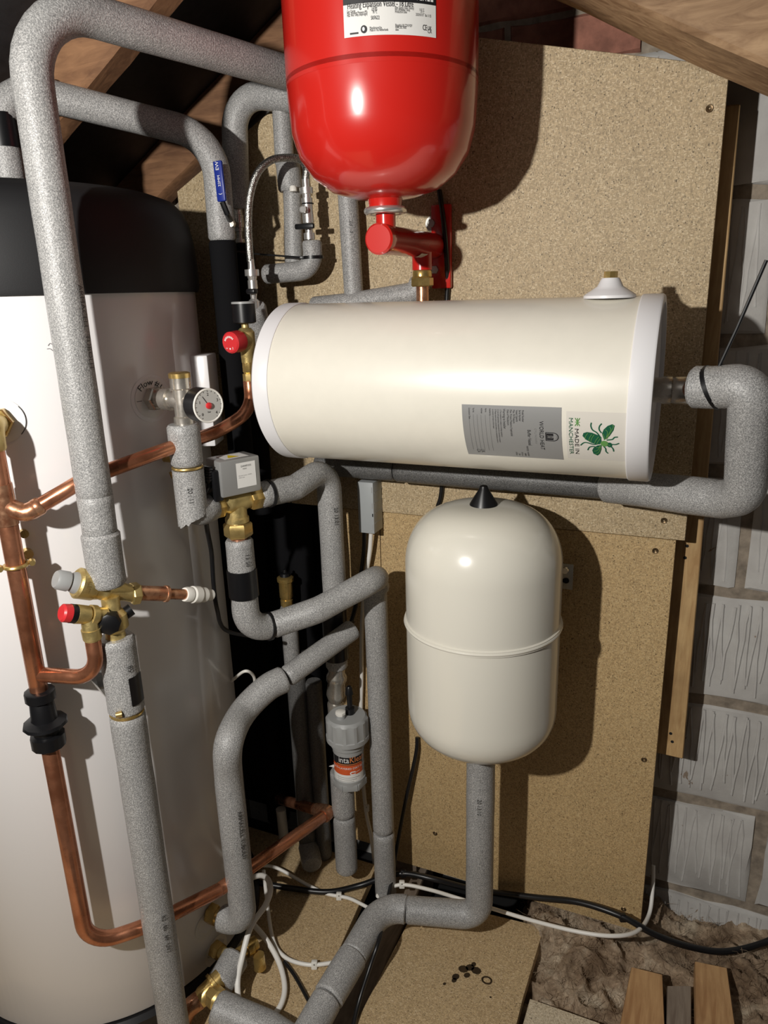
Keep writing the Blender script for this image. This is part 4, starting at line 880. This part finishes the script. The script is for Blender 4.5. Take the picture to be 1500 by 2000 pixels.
lb2 = M('label', patch(NB(), wf, -.042, .030, hh*.24, hh*.38, .0005, 20), 'orange', mf, label='orange label band'); M('label', patch(NB(), wf, -.042, .034, hh*.12, hh*.24, .0005, 20), 'paper', mf, label='white label band')
bm = NB(); txt(bm, wf, 'inta', .0185, .000, hh*.425, 'R', e=.0012, squash=.8); M('label_lettering', bm, 'print_white', lb2)
bm = NB(); txt(bm, wf, 'Klean', .0185, .0008, hh*.425, 'L', e=.0012, squash=.8); patch(bm, wf, -.026, .026, hh*.392, hh*.402, .0010, 14, 1); M('label_lettering', bm, 'orange_light', lb2)
bm = NB(); txt(bm, wf, 'MULTI-LAYERED DIRT FILTER', .0062, 0, hh*.325, 'C', e=.0012); stroke(bm, wf, [(.012, hh*.285), (.004, hh*.285), (.002, hh*.268), (.004, hh*.250), (.012, hh*.250)], .0022, .0012); stroke(bm, wf, [(.010, hh*.268), (.022, hh*.282)], .0008, .0012); M('label_lettering', bm, 'print_white', lb2)
bm = NB()
for k in range(3): patch(bm, wf, -.026, .020-.006*k, hh*(.205-.028*k), hh*(.200-.028*k), .0012, 10, 1)
M('small_print', bm, 'ink_faint', lb2)
bm = NB(); lp = wf(-.046, hh*.26, .001); poly2(bm, flatter(lp, Vector((RT.x, RT.y, 0)), Z3), [(0, .004), (-.010, 0), (0, -.003), (.004, 0)], 0); M('peeled_corner', bm, 'paper', mf)
bm = NB()
for k in (-1, 0, 1):
    a = atan2(of.y, of.x)+k*.95; dv = Vector((cos(a), sin(a), 0)); obox(bm, vert(T, Bq.z+.006)+dv*(27.5*s), (dv, Z3.cross(dv), Z3), (.008, .030, .014), .001)
M('base_lugs', bm, 'grey_plastic', mf)
# valve above it
iv2 = E('isolating_valve', vert(V(655, 1385, Y=1.16), V(655, 1385, Y=1.16).z), 'dull nickel valve body above the filter canister', 'valve')
A = V(658, 1300, Y=1.165); B = V(655, 1392, Y=1.165); s2_ = mpp(A)
M('body', lathe(NB(), A, B, [(0, 16*s2_), (.15, 16*s2_), (.2, 20*s2_), (.30, 20*s2_), (.35, 17*s2_), (.6, 19*s2_), (.75, 14*s2_), (.8, 17*s2_), (1, 15*s2_)], 20), 'nickel', iv2)
p10 = E('insulated_pipe', vert(A, A.z), 'taped foam stub above the filter valve, wrapped in black tape', 'insulated pipe')
sleeve([vert(A, A.z-.004), vert(A, V(664, 1180, Y=1.165).z)], .022, 0, p10, mat='foam'); M('tape_band', band(NB(), vert(A, V(660, 1285, Y=1.165).z), vert(A, V(660, 1190, Y=1.165).z), .0235), 'black_tape', p10)
fq = E('insulated_pipe', V(680, 1700, Y=1.16), 'grey foam pipe in two sleeves below the filter canister', 'insulated pipe')
q_ = V(668, 1520, Y=1.14); zj = V(672, 1590, Y=1.14).z; ze = V(684, 1700, Y=1.14).z
sleeve([vert(q_, zj+.001), vert(q_, q_.z+.02)], .0245, 0, fq, wob=.03); sleeve([vert(q_, max(ze, .003)), vert(q_, zj-.002)], .0238, 0, fq, wob=.02)
# ---- pipe below the cream vessel, along the floor towards the viewer
h0 = WHI+Z3*(zl0-.020); h1 = Vector((WHI.x, WHI.y, V(952, 1793, Y=WHI.y).z)); zf = h1.z
h2 = V(775, 1775, z=zf+.004); h3 = V(725, 1808, z=zf); h4 = V(640, 1950, z=zf-.012); h5 = V(590, 2040, z=zf-.02)
pw = E('insulated_pipe', h1, 'grey insulated pipe dropping from the cream vessel and turning across the floor to the viewer', 'insulated pipe')
sw = sleeve([h0, h1, h2.lerp(h1, .12)], .0262, [0, .034, 0], pw, wob=.02); foam_print(sw, '20 13:10', .010, vert(h0, V(945, 1560, Y=WHI.y).z), Z3, .0262, -.2)
sleeve([h2.lerp(h1, .13), h2.lerp(h1, .0)+Vector((-.03, .0, 0)), h3.lerp(h4, .45)], .0268, [0, .09, 0], pw, wob=.02)
sleeve([h3.lerp(h4, .44), h4], .0285, 0, pw, wob=.02); sleeve([h4.lerp(h5, .02), h5], .0275, 0, pw, wob=.02)
# ---- PRV assembly in front of the cylinder
ra = vert(b0, 0); pv_c = V(228, 1162, c=.078); pvc = vert(b0, pv_c.z)
tg = Z3.cross((ra-CYL).normalized()); 
if tg.dot(RT) < 0: tg = -tg
rr_ = (ra-CYL); rr_.z = 0; rr_.normalize()
va = E('reducing_valve', pvc-Z3*.08, 'cast brass pressure reducing valve with grey knob, black plugs and white push-fit stub', 'valve')
LFT = V(150, 1140, c=.099); RGT = V(262, 1158, c=.066); dl = (LFT-RGT).normalized()
A = V(262, 1160, c=.066); B = V(148, 1138, c=.078); s = mpp(A)
M('body', lathe(NB(), A, B, [(0, 17*s), (.18, 17*s), (.3, 20*s), (.48, 22*s), (.5, 23.5*s), (.56, 23.5*s), (.58, 22.5*s), (.70, 26*s), (.72, 27.5*s), (.97, 29*s), (1, 25*s)], 36), 'brass_cast', va)
A2 = V(156, 1140, c=.077); B2 = V(108, 1131, c=.085)
kn = M('knob', lathe(NB(), A2, B2, [(0, 21*s), (.25, 20*s), (.45, 15.5*s), (.5, 18.5*s), (.9, 18*s), (1, 15*s)], 32), 'grey_plastic', va, label='grey adjusting knob')
wv_ = wrapper(B, (Vector((0, 0, 1)).cross(B-A)).cross(B-A)*0 + (A-B), CAM-B, 28.5*s)
bm = NB(); txt(bm, wv_, 'CALEFFI', 9*s, 0, 9*s, 'C', e=.001, squash=.9); M('cast_lettering', bm, 'brass', va)
# down body with plugs
D0 = vert(b0, pvc.z); D1 = vert(b0, V(240, 1250, c=.078).z)
M('lower_body', lathe(NB(), D0, D1, [(0, 17*s), (.28, 17*s), (.38, 27*s), (.66, 27*s), (.76, 18*s), (1, 20*s)], 28), 'brass_cast', va)
zc_ = D0.lerp(D1, .55); fo = (CAM-zc_); fo.z = 0; fo.normalize(); fo = (fo - RT*.15 + Vector((0, 0, -.05))).normalized()
pa_ = V(213, 1218, c=.099); M('plug', lathe(NB(), pa_-fo*.028, pa_+fo*.006, [(0, 20*s), (.7, 21*s), (.72, 22*s), (.95, 21*s), (1, 17*s)], 8), 'black_plastic', va, label='black hexagon plug')
M('plug', lathe(NB(), zc_-Z3*0, zc_+tg*.027+Z3*.012, [(0, 12*s), (1, 12*s)], 20), 'black_plastic', va)
A3 = V(255, 1160, c=.066); B3 = V(272, 1158, c=.066); bm = NB(); hexn(bm, A3, B3, 22*s); M('hex_nut', bm, 'brass_cast', va)
A4 = V(270, 1158, c=.066); B4 = V(365, 1161, c=.070)
M('copper_stub', lathe(NB(), A4, B4, [(0, 15*s), (.52, 15*s), (.53, 17*s), (.58, 17*s), (.60, 11*s), (1, 11*s)], 24), 'copper_burnt', va)
A5 = V(360, 1161, c=.070); B5 = V(414, 1162, c=.072)
M('push_fit_end', lathe(NB(), A5, B5, [(0, 14*s), (.08, 16*s), (.2, 16*s), (.22, 14*s), (.28, 18*s), (.5, 18*s), (.52, 16*s), (.72, 16*s), (.74, 12*s), (.97, 12*s), (1, 10*s)], 28), 'white_plastic', va)
# relief valve
rl = E('relief_valve', V(175, 1255, c=.095), 'brass pressure relief valve with bright red cap', 'valve')
A = V(205, 1203, c=.088); B = V(145, 1199, c=.102)
M('body', lathe(NB(), A, B, [(0, 16*s), (.3, 16*s), (.32, 19*s), (.5, 19*s), (.52, 13*s), (.58, 17*s), (.98, 18*s), (1, 16*s)], 24), 'brass_cast', rl)
A = V(148, 1199, c=.1015); B = V(136, 1198, c=.104); M('collar', lathe(NB(), A, B, [(0, 17.5*s), (1, 17.5*s)], 24), 'black_plastic', rl)
A = V(137, 1198, c=.104); B = V(119, 1197, c=.108); M('red_cap', lathe(NB(), A, B, [(0, 17*s), (.8, 16.5*s), (1, 13*s)], 28), 'red_plastic', rl)
A = V(174, 1205, c=.095); B = vert(A, V(176, 1250, c=.095).z); M('outlet', lathe(NB(), A, B, [(0, 15*s), (.5, 16*s), (.52, 18*s), (.94, 17*s), (.97, 15.5*s), (1, 15.5*s)], 24), 'brass_cast', rl)
rb = B
# foam below the PRV
n0 = vert(b0, V(238, 1240, c=.078).z); n1 = vert(b0, V(254, 1385, c=.078).z); n2 = vert(b0, V(330, 1960, c=.078).z)
p11 = E('insulated_pipe', vert(b0, .02), 'long grey insulated pipe below the brass reducing valve running down the cylinder front', 'insulated pipe')
sA = sleeve([n1, n0], RF*1.12, 0, p11, wob=.03); sB = sleeve([vert(b0, .03), vert(b0, n1.z-.28), vert(b0, n1.z-.004)], RF*1.1, 0, p11, wob=.035)
foam_print(sA, '85', .011, vert(b0, V(250, 1290, c=.078).z), Z3, RF*1.12, .35); foam_print(sB, '62 : 60   69  UV1', .011, vert(b0, V(318, 1800, c=.078).z), Z3, RF*1.1, .2)
wt_ = wrapper(vert(b0, 0), Z3, CAM-vert(b0, H), RF*1.13); zA = V(262, 1305, c=.078).z; zB = V(270, 1358, c=.078).z
M('tape_patch', patch(NB(), wt_, .008, .034, zB, zA, .0008, 8), 'black_tape', p11)
M('clip_ring', ring(NB(), vert(b0, n1.z-.002), Z3, RF*.98, .0022, 28, 8), 'brass', p11); q_ = V(226, 1397, c=.101); M('clip_screw', lathe(NB(), q_, q_+Vector((.006, .006, 0)), [(0, .004), (1, .005)], 10), 'brass', p11)
# foil scrap behind
fo_ = V(200, 1337, c=.035); bm = NB(); pts = [(-.014, .014), (-.004, .024), (.012, .022), (.02, .0), (.018, -.016), (.008, -.02), (-.008, -.008)]
cv_ = bm.verts.new(fo_ - ro*0 + Vector((0, -.008, 0))); ring_ = [bm.verts.new(fo_ + RT*(u*1.35) + Z3*(v*1.35) + Vector((0, random.uniform(-.006, .006), 0))) for u, v in pts]
for k in range(len(ring_)): bm.faces.new((cv_, ring_[k], ring_[(k+1) % len(ring_)]))
M('foil_scrap', bm, 'foil', label='crumpled silver foil scrap behind the foam below the reducing valve', cat='foil', sharp=10)

# ---- copper pipework
cp = .0125
c0 = V(30, 1100, c=.05); zc0 = V(0, 870, c=.05).z
cpA = E('copper_pipe', vert(c0, .5), 'copper discharge pipe running down the cylinder front with tee and clip', 'copper pipe')
tz = V(8, 985, c=.05).z; bz_ = V(75, 1352, c=.05).z; tz2 = V(70, 1317, c=.05).z
ztp = on(0, 824).z; inw = (vert(c0, 0)-CYL).normalized(); cin = vert(CYL+inw*CR, ztp)
tube('upright', [vert(c0, bz_), vert(c0, ztp-.012)], cp, 'copper', 0, cpA)
M('top_elbow', sweep(NB(), fillet([vert(c0, ztp-.03), vert(c0, ztp), cin+inw*.012], .018), cp*1.25, 20), 'brass_cast', cpA); bm = NB(); hexn(bm, cin, cin+inw*.016, .021); M('inlet_nut', bm, 'brass', cpA)
M('tee', lathe(NB(), vert(c0, tz+.028), vert(c0, tz-.028), [(0, cp*1.12), (.3, cp*1.15), (.7, cp*1.15), (1, cp*1.12)], 24), 'copper_burnt', cpA)
zck = V(22, 1105, c=.05).z
bm = NB(); ring(bm, vert(c0, zck), Z3, cp*1.15, .0028, 24, 8); pw_ = CYL+(vert(c0, 0)-CYL).normalized()*CR; lathe(bm, vert(pw_, zck), vert(c0, zck)+tg*.012, [(0, .004), (1, .004)], 10)
for sgn in (-1, 1): lathe(bm, vert(c0, zck)+tg*(.020*sgn)+Z3*.0, vert(c0, zck)+tg*(.020*sgn)-rr_*(-.006), [(0, .0055), (1, .004)], 10)
M('pipe_clip', bm, 'brass', cpA); bm = NB(); u_ = vert(pw_, zck)+tg*.006; lathe(bm, u_, u_+rr_*.012, [(0, .008), (1, .007)], 14); u_ = u_+Z3*.030; lathe(bm, u_, u_+rr_*.010, [(0, .006), (1, .006)], 14); M('clip_base', bm, 'brass', cpA)
# branch C2 to the red safety valve
m1 = V(52, 1003, c=.062); m2_ = V(165, 936, c=.062); m3 = V(340, 872, c=.062); m4 = V(430, 842, Y=.96); m5 = V(492, 800, Y=1.0); m6 = V(488, 742, Y=1.0)
m6 = Vector((m5.x, m5.y, m6.z)); t0 = vert(c0, tz)
cpB = E('copper_pipe', m3, 'copper branch pipe crossing the cylinder up to the red capped safety valve', 'copper pipe')
tube('run', [m1, m2_, m3, m4, m5, m6], .0105, 'copper', [0, .05, .3, .1, .045, 0], cpB)
tube('elbow', [t0, V(28, 995, c=.055), m1, m1.lerp(m2_, .25)], .0122, 'copper_burnt', [0, 0, .02, 0], cpB)
tube('socket', [m1.lerp(m2_, .12), m1.lerp(m2_, .26)], .0125, 'copper_burnt', 0, cpB)
# branch C3 from relief valve
cpC = tube('copper_pipe', [rb+Z3*.004, vert(rb, V(180, 1312, c=.07).z), vert(c0, tz2)], .0108, 'copper', [0, .035, 0], label='short copper elbow pipe from the relief valve to the discharge upright', cat='copper pipe')
# tundish
td = E('tundish', vert(c0, bz_-.1), 'black plastic tundish in the copper discharge pipe', 'tundish')
ztd = V(95, 1458, c=.05).z; L_ = bz_-ztd
M('body', lathe(NB(), vert(c0, bz_+.004), vert(c0, ztd), [(0, .018), (.02, .021), (.16, .021), (.18, .0155), (.2, .0165), (.50, .0185), (.55, .030), (.60, .031), (.64, .026), (.70, .019), (.76, .018), (.78, .024), (.97, .024), (1, .020)], 12), 'black_plastic', td)
# lower U pipe
u0_ = vert(c0, ztd+.004); u1_ = vert(c0, V(168, 1852, c=.05).z); u2_ = V(290, 1808, c=.05); u3_ = V(430, 1737, c=.055); u4_ = V(640, 1588, Y=1.12); u5_ = V(545, 1560, Y=1.24)
u1_ = vert(c0, u2_.z+.003)
cpD = E('copper_pipe', u1_, 'copper pipe below the tundish turning round the cylinder base to the back', 'copper pipe')
tube('bend', [u0_, u1_, u2_, u3_], cp, 'copper', [0, .075, .25, 0], cpD, n=24)
tube('run', [u3_.lerp(u2_, .02), u4_], cp*.98, 'copper', 0, cpD)
M('elbow', sweep(NB(), fillet([u4_.lerp(u3_, .05), u4_+(u4_-u3_).normalized()*.004, u5_.lerp(u4_, .8)], .014), cp*1.2, 20), 'copper_burnt', cpD)
tube('return', [u4_, u5_], cp*.95, 'copper', 0, cpD)
st_ = V(552, 1600, Y=1.235); M('stub', lathe(NB(), vert(st_, V(556, 1660, Y=1.235).z), vert(u5_, u5_.z)*.5+st_*.5, [(0, .012), (1, .012)], 16), 'white_plastic', cpD)
# safety valve with gauge beside the tank
sv_ = E('safety_valve', m6, 'brass safety valve with red cap and small black pressure gauge on top', 'valve')
s = mpp(m6); tz1 = m6.z
M('compression_nut', lathe(NB(), m6-Z3*.006, m6+Z3*.030, [(0, 11*s), (.1, 12.5*s), (.45, 12.5*s), (.47, 9.5*s), (.55, 11.5*s), (1, 11.5*s)], 8), 'brass', sv_)
vA = m6+Z3*.028; M('body', lathe(NB(), vA, vA+Z3*.062, [(0, 12*s), (.25, 13*s), (.4, 17*s), (.75, 17*s), (.85, 11*s), (.87, 7*s), (1, 7*s)], 24), 'brass_cast', sv_)
vc = vA+Z3*.035; cd_ = (V(460, 690, Y=vc.y-.03)-vc).normalized(); cd_ = Vector((-.10, -1, -.05)).normalized()
M('body_cup', lathe(NB(), vc, vc+cd_*.018, [(0, 17*s), (1, 19*s)], 24), 'brass_cast', sv_)
rc = M('red_cap', lathe(NB(), vc+cd_*.016, vc+cd_*.040, [(0, 19.5*s), (.15, 20.5*s), (.9, 20*s), (1, 17*s)], 20), 'red_plastic', sv_)
cb = vc+cd_*.0402; cr_ = cd_.cross(Z3).normalized()*-1; cu_ = cd_.cross(cr_); cu_ = cu_ if cu_.z > 0 else -cu_
wc = lambda u, v, e=0.0: cb + cr_*u + cu_*v + cd_*e
bm = NB()
for k in range(10): a = radians(40+k*13); stroke(bm, wc, [(.0075*cos(a), .0075*sin(a)), (.0105*cos(a), .0105*sin(a))], .0012, .0003)
disc2(bm, wc, 0, -.009, .0014, .0014, .0003, 10); txt(bm, wc, '3', .005, .005, -.010, 'C', e=.0003); txt(bm, wc, 'bar', .003, -.006, -.009, 'C', e=.0003); M('cap_lettering', bm, 'print_white', rc)
gb = vA+Z3*.060; gm = M('gauge_case', lathe(NB(), gb, gb+Z3*.031, [(0, 18*s), (.06, 22*s), (1, 22*s)], 32), 'black_plastic', sv_)
M('gauge_rim', lathe(NB(), gb+Z3*.030, gb+Z3*.0335, [(0, 22.5*s), (.8, 22.5*s), (1, 19*s)], 32), 'grey_plastic', gm)

# ---- valves and foam at the bottom
bv = E('drain_valve', V(432, 1850, c=.03), 'tarnished brass drain valve low on the cylinder', 'valve')
d0 = on(418, 1852); dr = d0-CYL; dr.z = 0; dr.normalize()
bm = NB(); hexn(bm, d0, d0+dr*.018, .017); M('nut', bm, 'brass', bv); bm = NB(); lathe(bm, d0+dr*.016, d0+dr*.075, [(0, .012), (.3, .012), (.32, .016), (.6, .016), (.62, .010), (1, .010)], 20); M('body', bm, 'brass_cast', bv)
dz = d0+dr*.045; M('side_outlet', lathe(NB(), dz, V(500, 1840, Y=dz.y+.05), [(0, .011), (.55, .011), (.57, .016), (.8, .016), (.82, .013), (1, .013)], 18), 'brass', bv)
M('spout', lathe(NB(), V(505, 1865, z=.05), V(508, 1890, z=.02), [(0, .011), (1, .012)], 18), 'brass', bv)
fE = E('insulated_pipe', V(445, 1900, z=.05), 'stubby grey foam collar between the two low brass valves', 'insulated pipe')
sleeve([V(462, 1868, c=.05), V(428, 1924, c=.06)], .0265, 0, fE, wob=.05)
tv = E('brass_tee', V(408, 1935, z=.04), 'shiny brass tee at the foot of the cylinder', 'pipe fitting')
T0 = V(432, 1908, c=.058); T1 = V(388, 1955, c=.055); T2 = V(432, 1958, c=.10)
M('body', lathe(NB(), T0, T1, [(0, .018), (.25, .018), (.27, .022), (.38, .022), (.4, .017), (.8, .018), (1, .015)], 24), 'brass', tv)
M('branch', lathe(NB(), T0.lerp(T1, .6), T2, [(0, .014), (.5, .014), (.52, .020), (.9, .020), (1, .016)], 8), 'brass', tv)
M('elbow', sweep(NB(), fillet([T1.lerp(T0, .1), V(365, 1972, c=.05), V(350, 2010, c=.05)], .03), .0165, 20), 'copper_burnt', tv)
sleeve([V(422, 1968, z=.055), V(520, 2010, z=.04), V(600, 2060, z=.04)], .0295, .05, label='fat grey foam pipe lying at the bottom edge from the brass tee', cat='insulated pipe', wob=.04)

# ---- junction box and cables
jb = E('junction_box', V(720, 1040, Y=1.23), 'pale grey slatted junction box on the chipboard strip', 'junction box')
j0 = V(697, 941, Y=1.215); j1 = V(730, 1043, Y=1.215); jw = V(728, 945, Y=1.215).x-j0.x; jh = j0.z-j1.z; jc = Vector((j0.x+jw/2, 1.215+.021, (j0.z+j1.z)/2))
bm = NB(); obox(bm, jc, AX, (jw, .042, jh), .0012); jbx = M('casing', bm, 'box_grey', jb)
for k in range(4): bm = NB(); obox(bm, jc+Vector((jw/2, .002, jh*(.3-.2*k))), AX, (.0012, .036, .0012)); M('rib', bm, 'grey_plastic', jb)
bm = NB()
for fz in (.36, .05, -.37): obox(bm, jc+Vector((jw*.42, -.0212, jh*fz)), AX, (.0015, .0006, jh*.11))
M('slots', bm, 'grey_plastic', jb); bm = NB(); obox(bm, jc+Vector((jw*.43, -.0212, -jh*.13)), AX, (.002, .0008, .006)); M('latch_hole', bm, 'void', jb)
cable('white_cable', [V(725, 1040, Y=1.235), V(722, 1080, Y=1.24), V(715, 1125, Y=1.243), V(708, 1200, Y=1.246), V(706, 1260, Y=1.246), V(706, 1330, Y=1.248), V(705, 1400, Y=1.248), V(709, 1520, Y=1.248), V(716, 1590, Y=1.248), V(726, 1640, Y=1.248), V(735, 1720, Y=1.24), V(738, 1750, z=.012)], .0045, 'white_cable', label='white cable dropping from the junction box down the chipboard strip')
cable('black_cable', [V(712, 1040, Y=1.235), V(710, 1085, Y=1.243), V(700, 1150, Y=1.243), V(690, 1200, Y=1.235), V(672, 1245, Y=1.20), V(640, 1262, Y=1.13), V(590, 1275, Y=1.11)], .0045, 'black_cable', label='black cable looping from the junction box behind the sweeping foam pipe')
cable('black_cable', [V(690, 1215, Y=1.20), V(660, 1235, Y=1.15), V(610, 1265, Y=1.12), V(575, 1315, Y=1.09)], .0035, 'black_cable', label='thin black cable tucked under the sweeping foam pipe')
cable('black_cable', [V(815, 1440, Y=1.252), V(812, 1475, Y=1.245), V(790, 1575, Y=1.235), V(776, 1650, Y=1.215), V(765, 1720, Y=1.16), V(752, 1780, Y=1.09), V(742, 1830, z=.088), V(722, 1890, z=.06), V(700, 1960, z=.02), V(682, 2040, z=.0)], .0042, 'black_cable', label='thin black cable hanging from behind the cream vessel across the floor pipe')
cable('black_cable', [V(480, 1720, z=.02), V(570, 1735, z=.012), V(640, 1742, z=.010), V(700, 1730, z=.012), V(745, 1715, z=.03), V(790, 1706, z=.04), V(850, 1718, z=.04), V(930, 1738, Y=1.235), V(1040, 1752, Y=1.235), V(1130, 1762, Y=1.225), V(1215, 1790, Y=1.215), V(1280, 1826, Y=1.22), V(1350, 1850, Y=1.25), V(1420, 1858, Y=1.28), V(1500, 1838, Y=1.33), V(1560, 1800, Y=1.35)], .0062, 'black_cable', label='thick black cable snaking along the floor below the boards to the right edge')
cable('white_cable', [V(738, 1752, z=.008), V(748, 1740, z=.02), V(785, 1728, z=.035), V(840, 1738, z=.03), V(900, 1756, Y=1.20), V(960, 1774, Y=1.18), V(1040, 1798, Y=1.16), V(1130, 1820, Y=1.15), V(1200, 1828, Y=1.16), V(1245, 1818, Y=1.20), V(1268, 1785, Y=1.27), V(1275, 1730, Y=1.31), V(1276, 1690, Y=1.33)], .0040, 'white_cable', label='white cable running below the boards and up beside the block wall')
cable('white_cable', [V(500, 1690, z=.05), V(540, 1695, z=.03), V(600, 1728, z=.012), V(640, 1746, z=.008), V(680, 1754, z=.008), V(710, 1768, z=.008), V(740, 1785, z=.008)], .0038, 'white_cable', label='white cable clipped to the floor behind the floor pipe')
cable('white_cable', [V(515, 1700, z=.06), V(520, 1745, z=.04), V(532, 1830, z=.012), V(555, 1868, z=.008), V(600, 1884, z=.008), V(650, 1880, z=.008), V(690, 1868, z=.008)], .0040, 'white_cable', label='white clipped cable curving across the floor to the foam pipe')
cable('white_cable', [V(475, 1720, z=.06), V(512, 1710, z=.10), V(528, 1730, z=.12), V(520, 1765, z=.12), V(490, 1810, z=.11), V(473, 1870, z=.08), V(464, 1920, z=.05), V(470, 1975, z=.03), V(490, 2030, z=.01)], .0056, 'white_cable', label='thick white cable hanging in a bow in front of the low valves')
cable('white_cable', [V(490, 1800, z=.05), V(520, 1835, z=.03), V(545, 1880, z=.012), V(556, 1925, z=.010), V(550, 1960, z=.010), V(530, 1990, z=.010), V(505, 2030, z=.010)], .0054, 'white_cable', label='thick white cable looping on the floor between valves and floor pipe')
cable('black_cable', [V(555, 1878, z=.006), V(575, 1905, z=.006), V(600, 1950, z=.006), V(625, 2000, z=.006)], .0035, 'black_cable', label='short black cable on the floor left of the fat floor pipe')
cable('white_cable', [on(452, 1330), V(478, 1311, Y=1.02), V(495, 1320, Y=1.04), V(498, 1345, Y=1.05), V(497, 1400, Y=1.06)], .0030, 'white_cable', label='thin white lead curling beside the cylinder edge in the dark gap')
# cable clips
def clip(x, y, mat, label, **k):
    p = V(x, y, **k); bm = NB(); obox(bm, p, (RT, UP, FW), (.012, .016, .010), .002); o = M('cable_clip', bm, mat, label=label, cat='cable clip', group='cable clips')
    M('nail', lathe(NB(), p-FW*.006+UP*.003, p-FW*.004+UP*.003, [(0, .0015), (1, .0015)], 8), 'galv', o)
clip(785, 1727, 'white_plastic', 'white cable clip on the timber offcut behind the floor pipe', z=.035); clip(662, 1750, 'white_plastic', 'white cable clip on the floor left of the tall downpipe', z=.008); clip(614, 1884, 'white_plastic', 'white cable clip on the floor beside the fat foam pipe', z=.008)
clip(1216, 1792, 'black_plastic', 'black cable clip at the lower right corner of the golden board', Y=1.215); clip(788, 1706, 'black_plastic', 'black cable clip holding the thick cable near the downpipe foot', z=.04); clip(716, 1578, 'white_plastic', 'white cable clip on the chipboard strip beside the downpipe', Y=1.246)
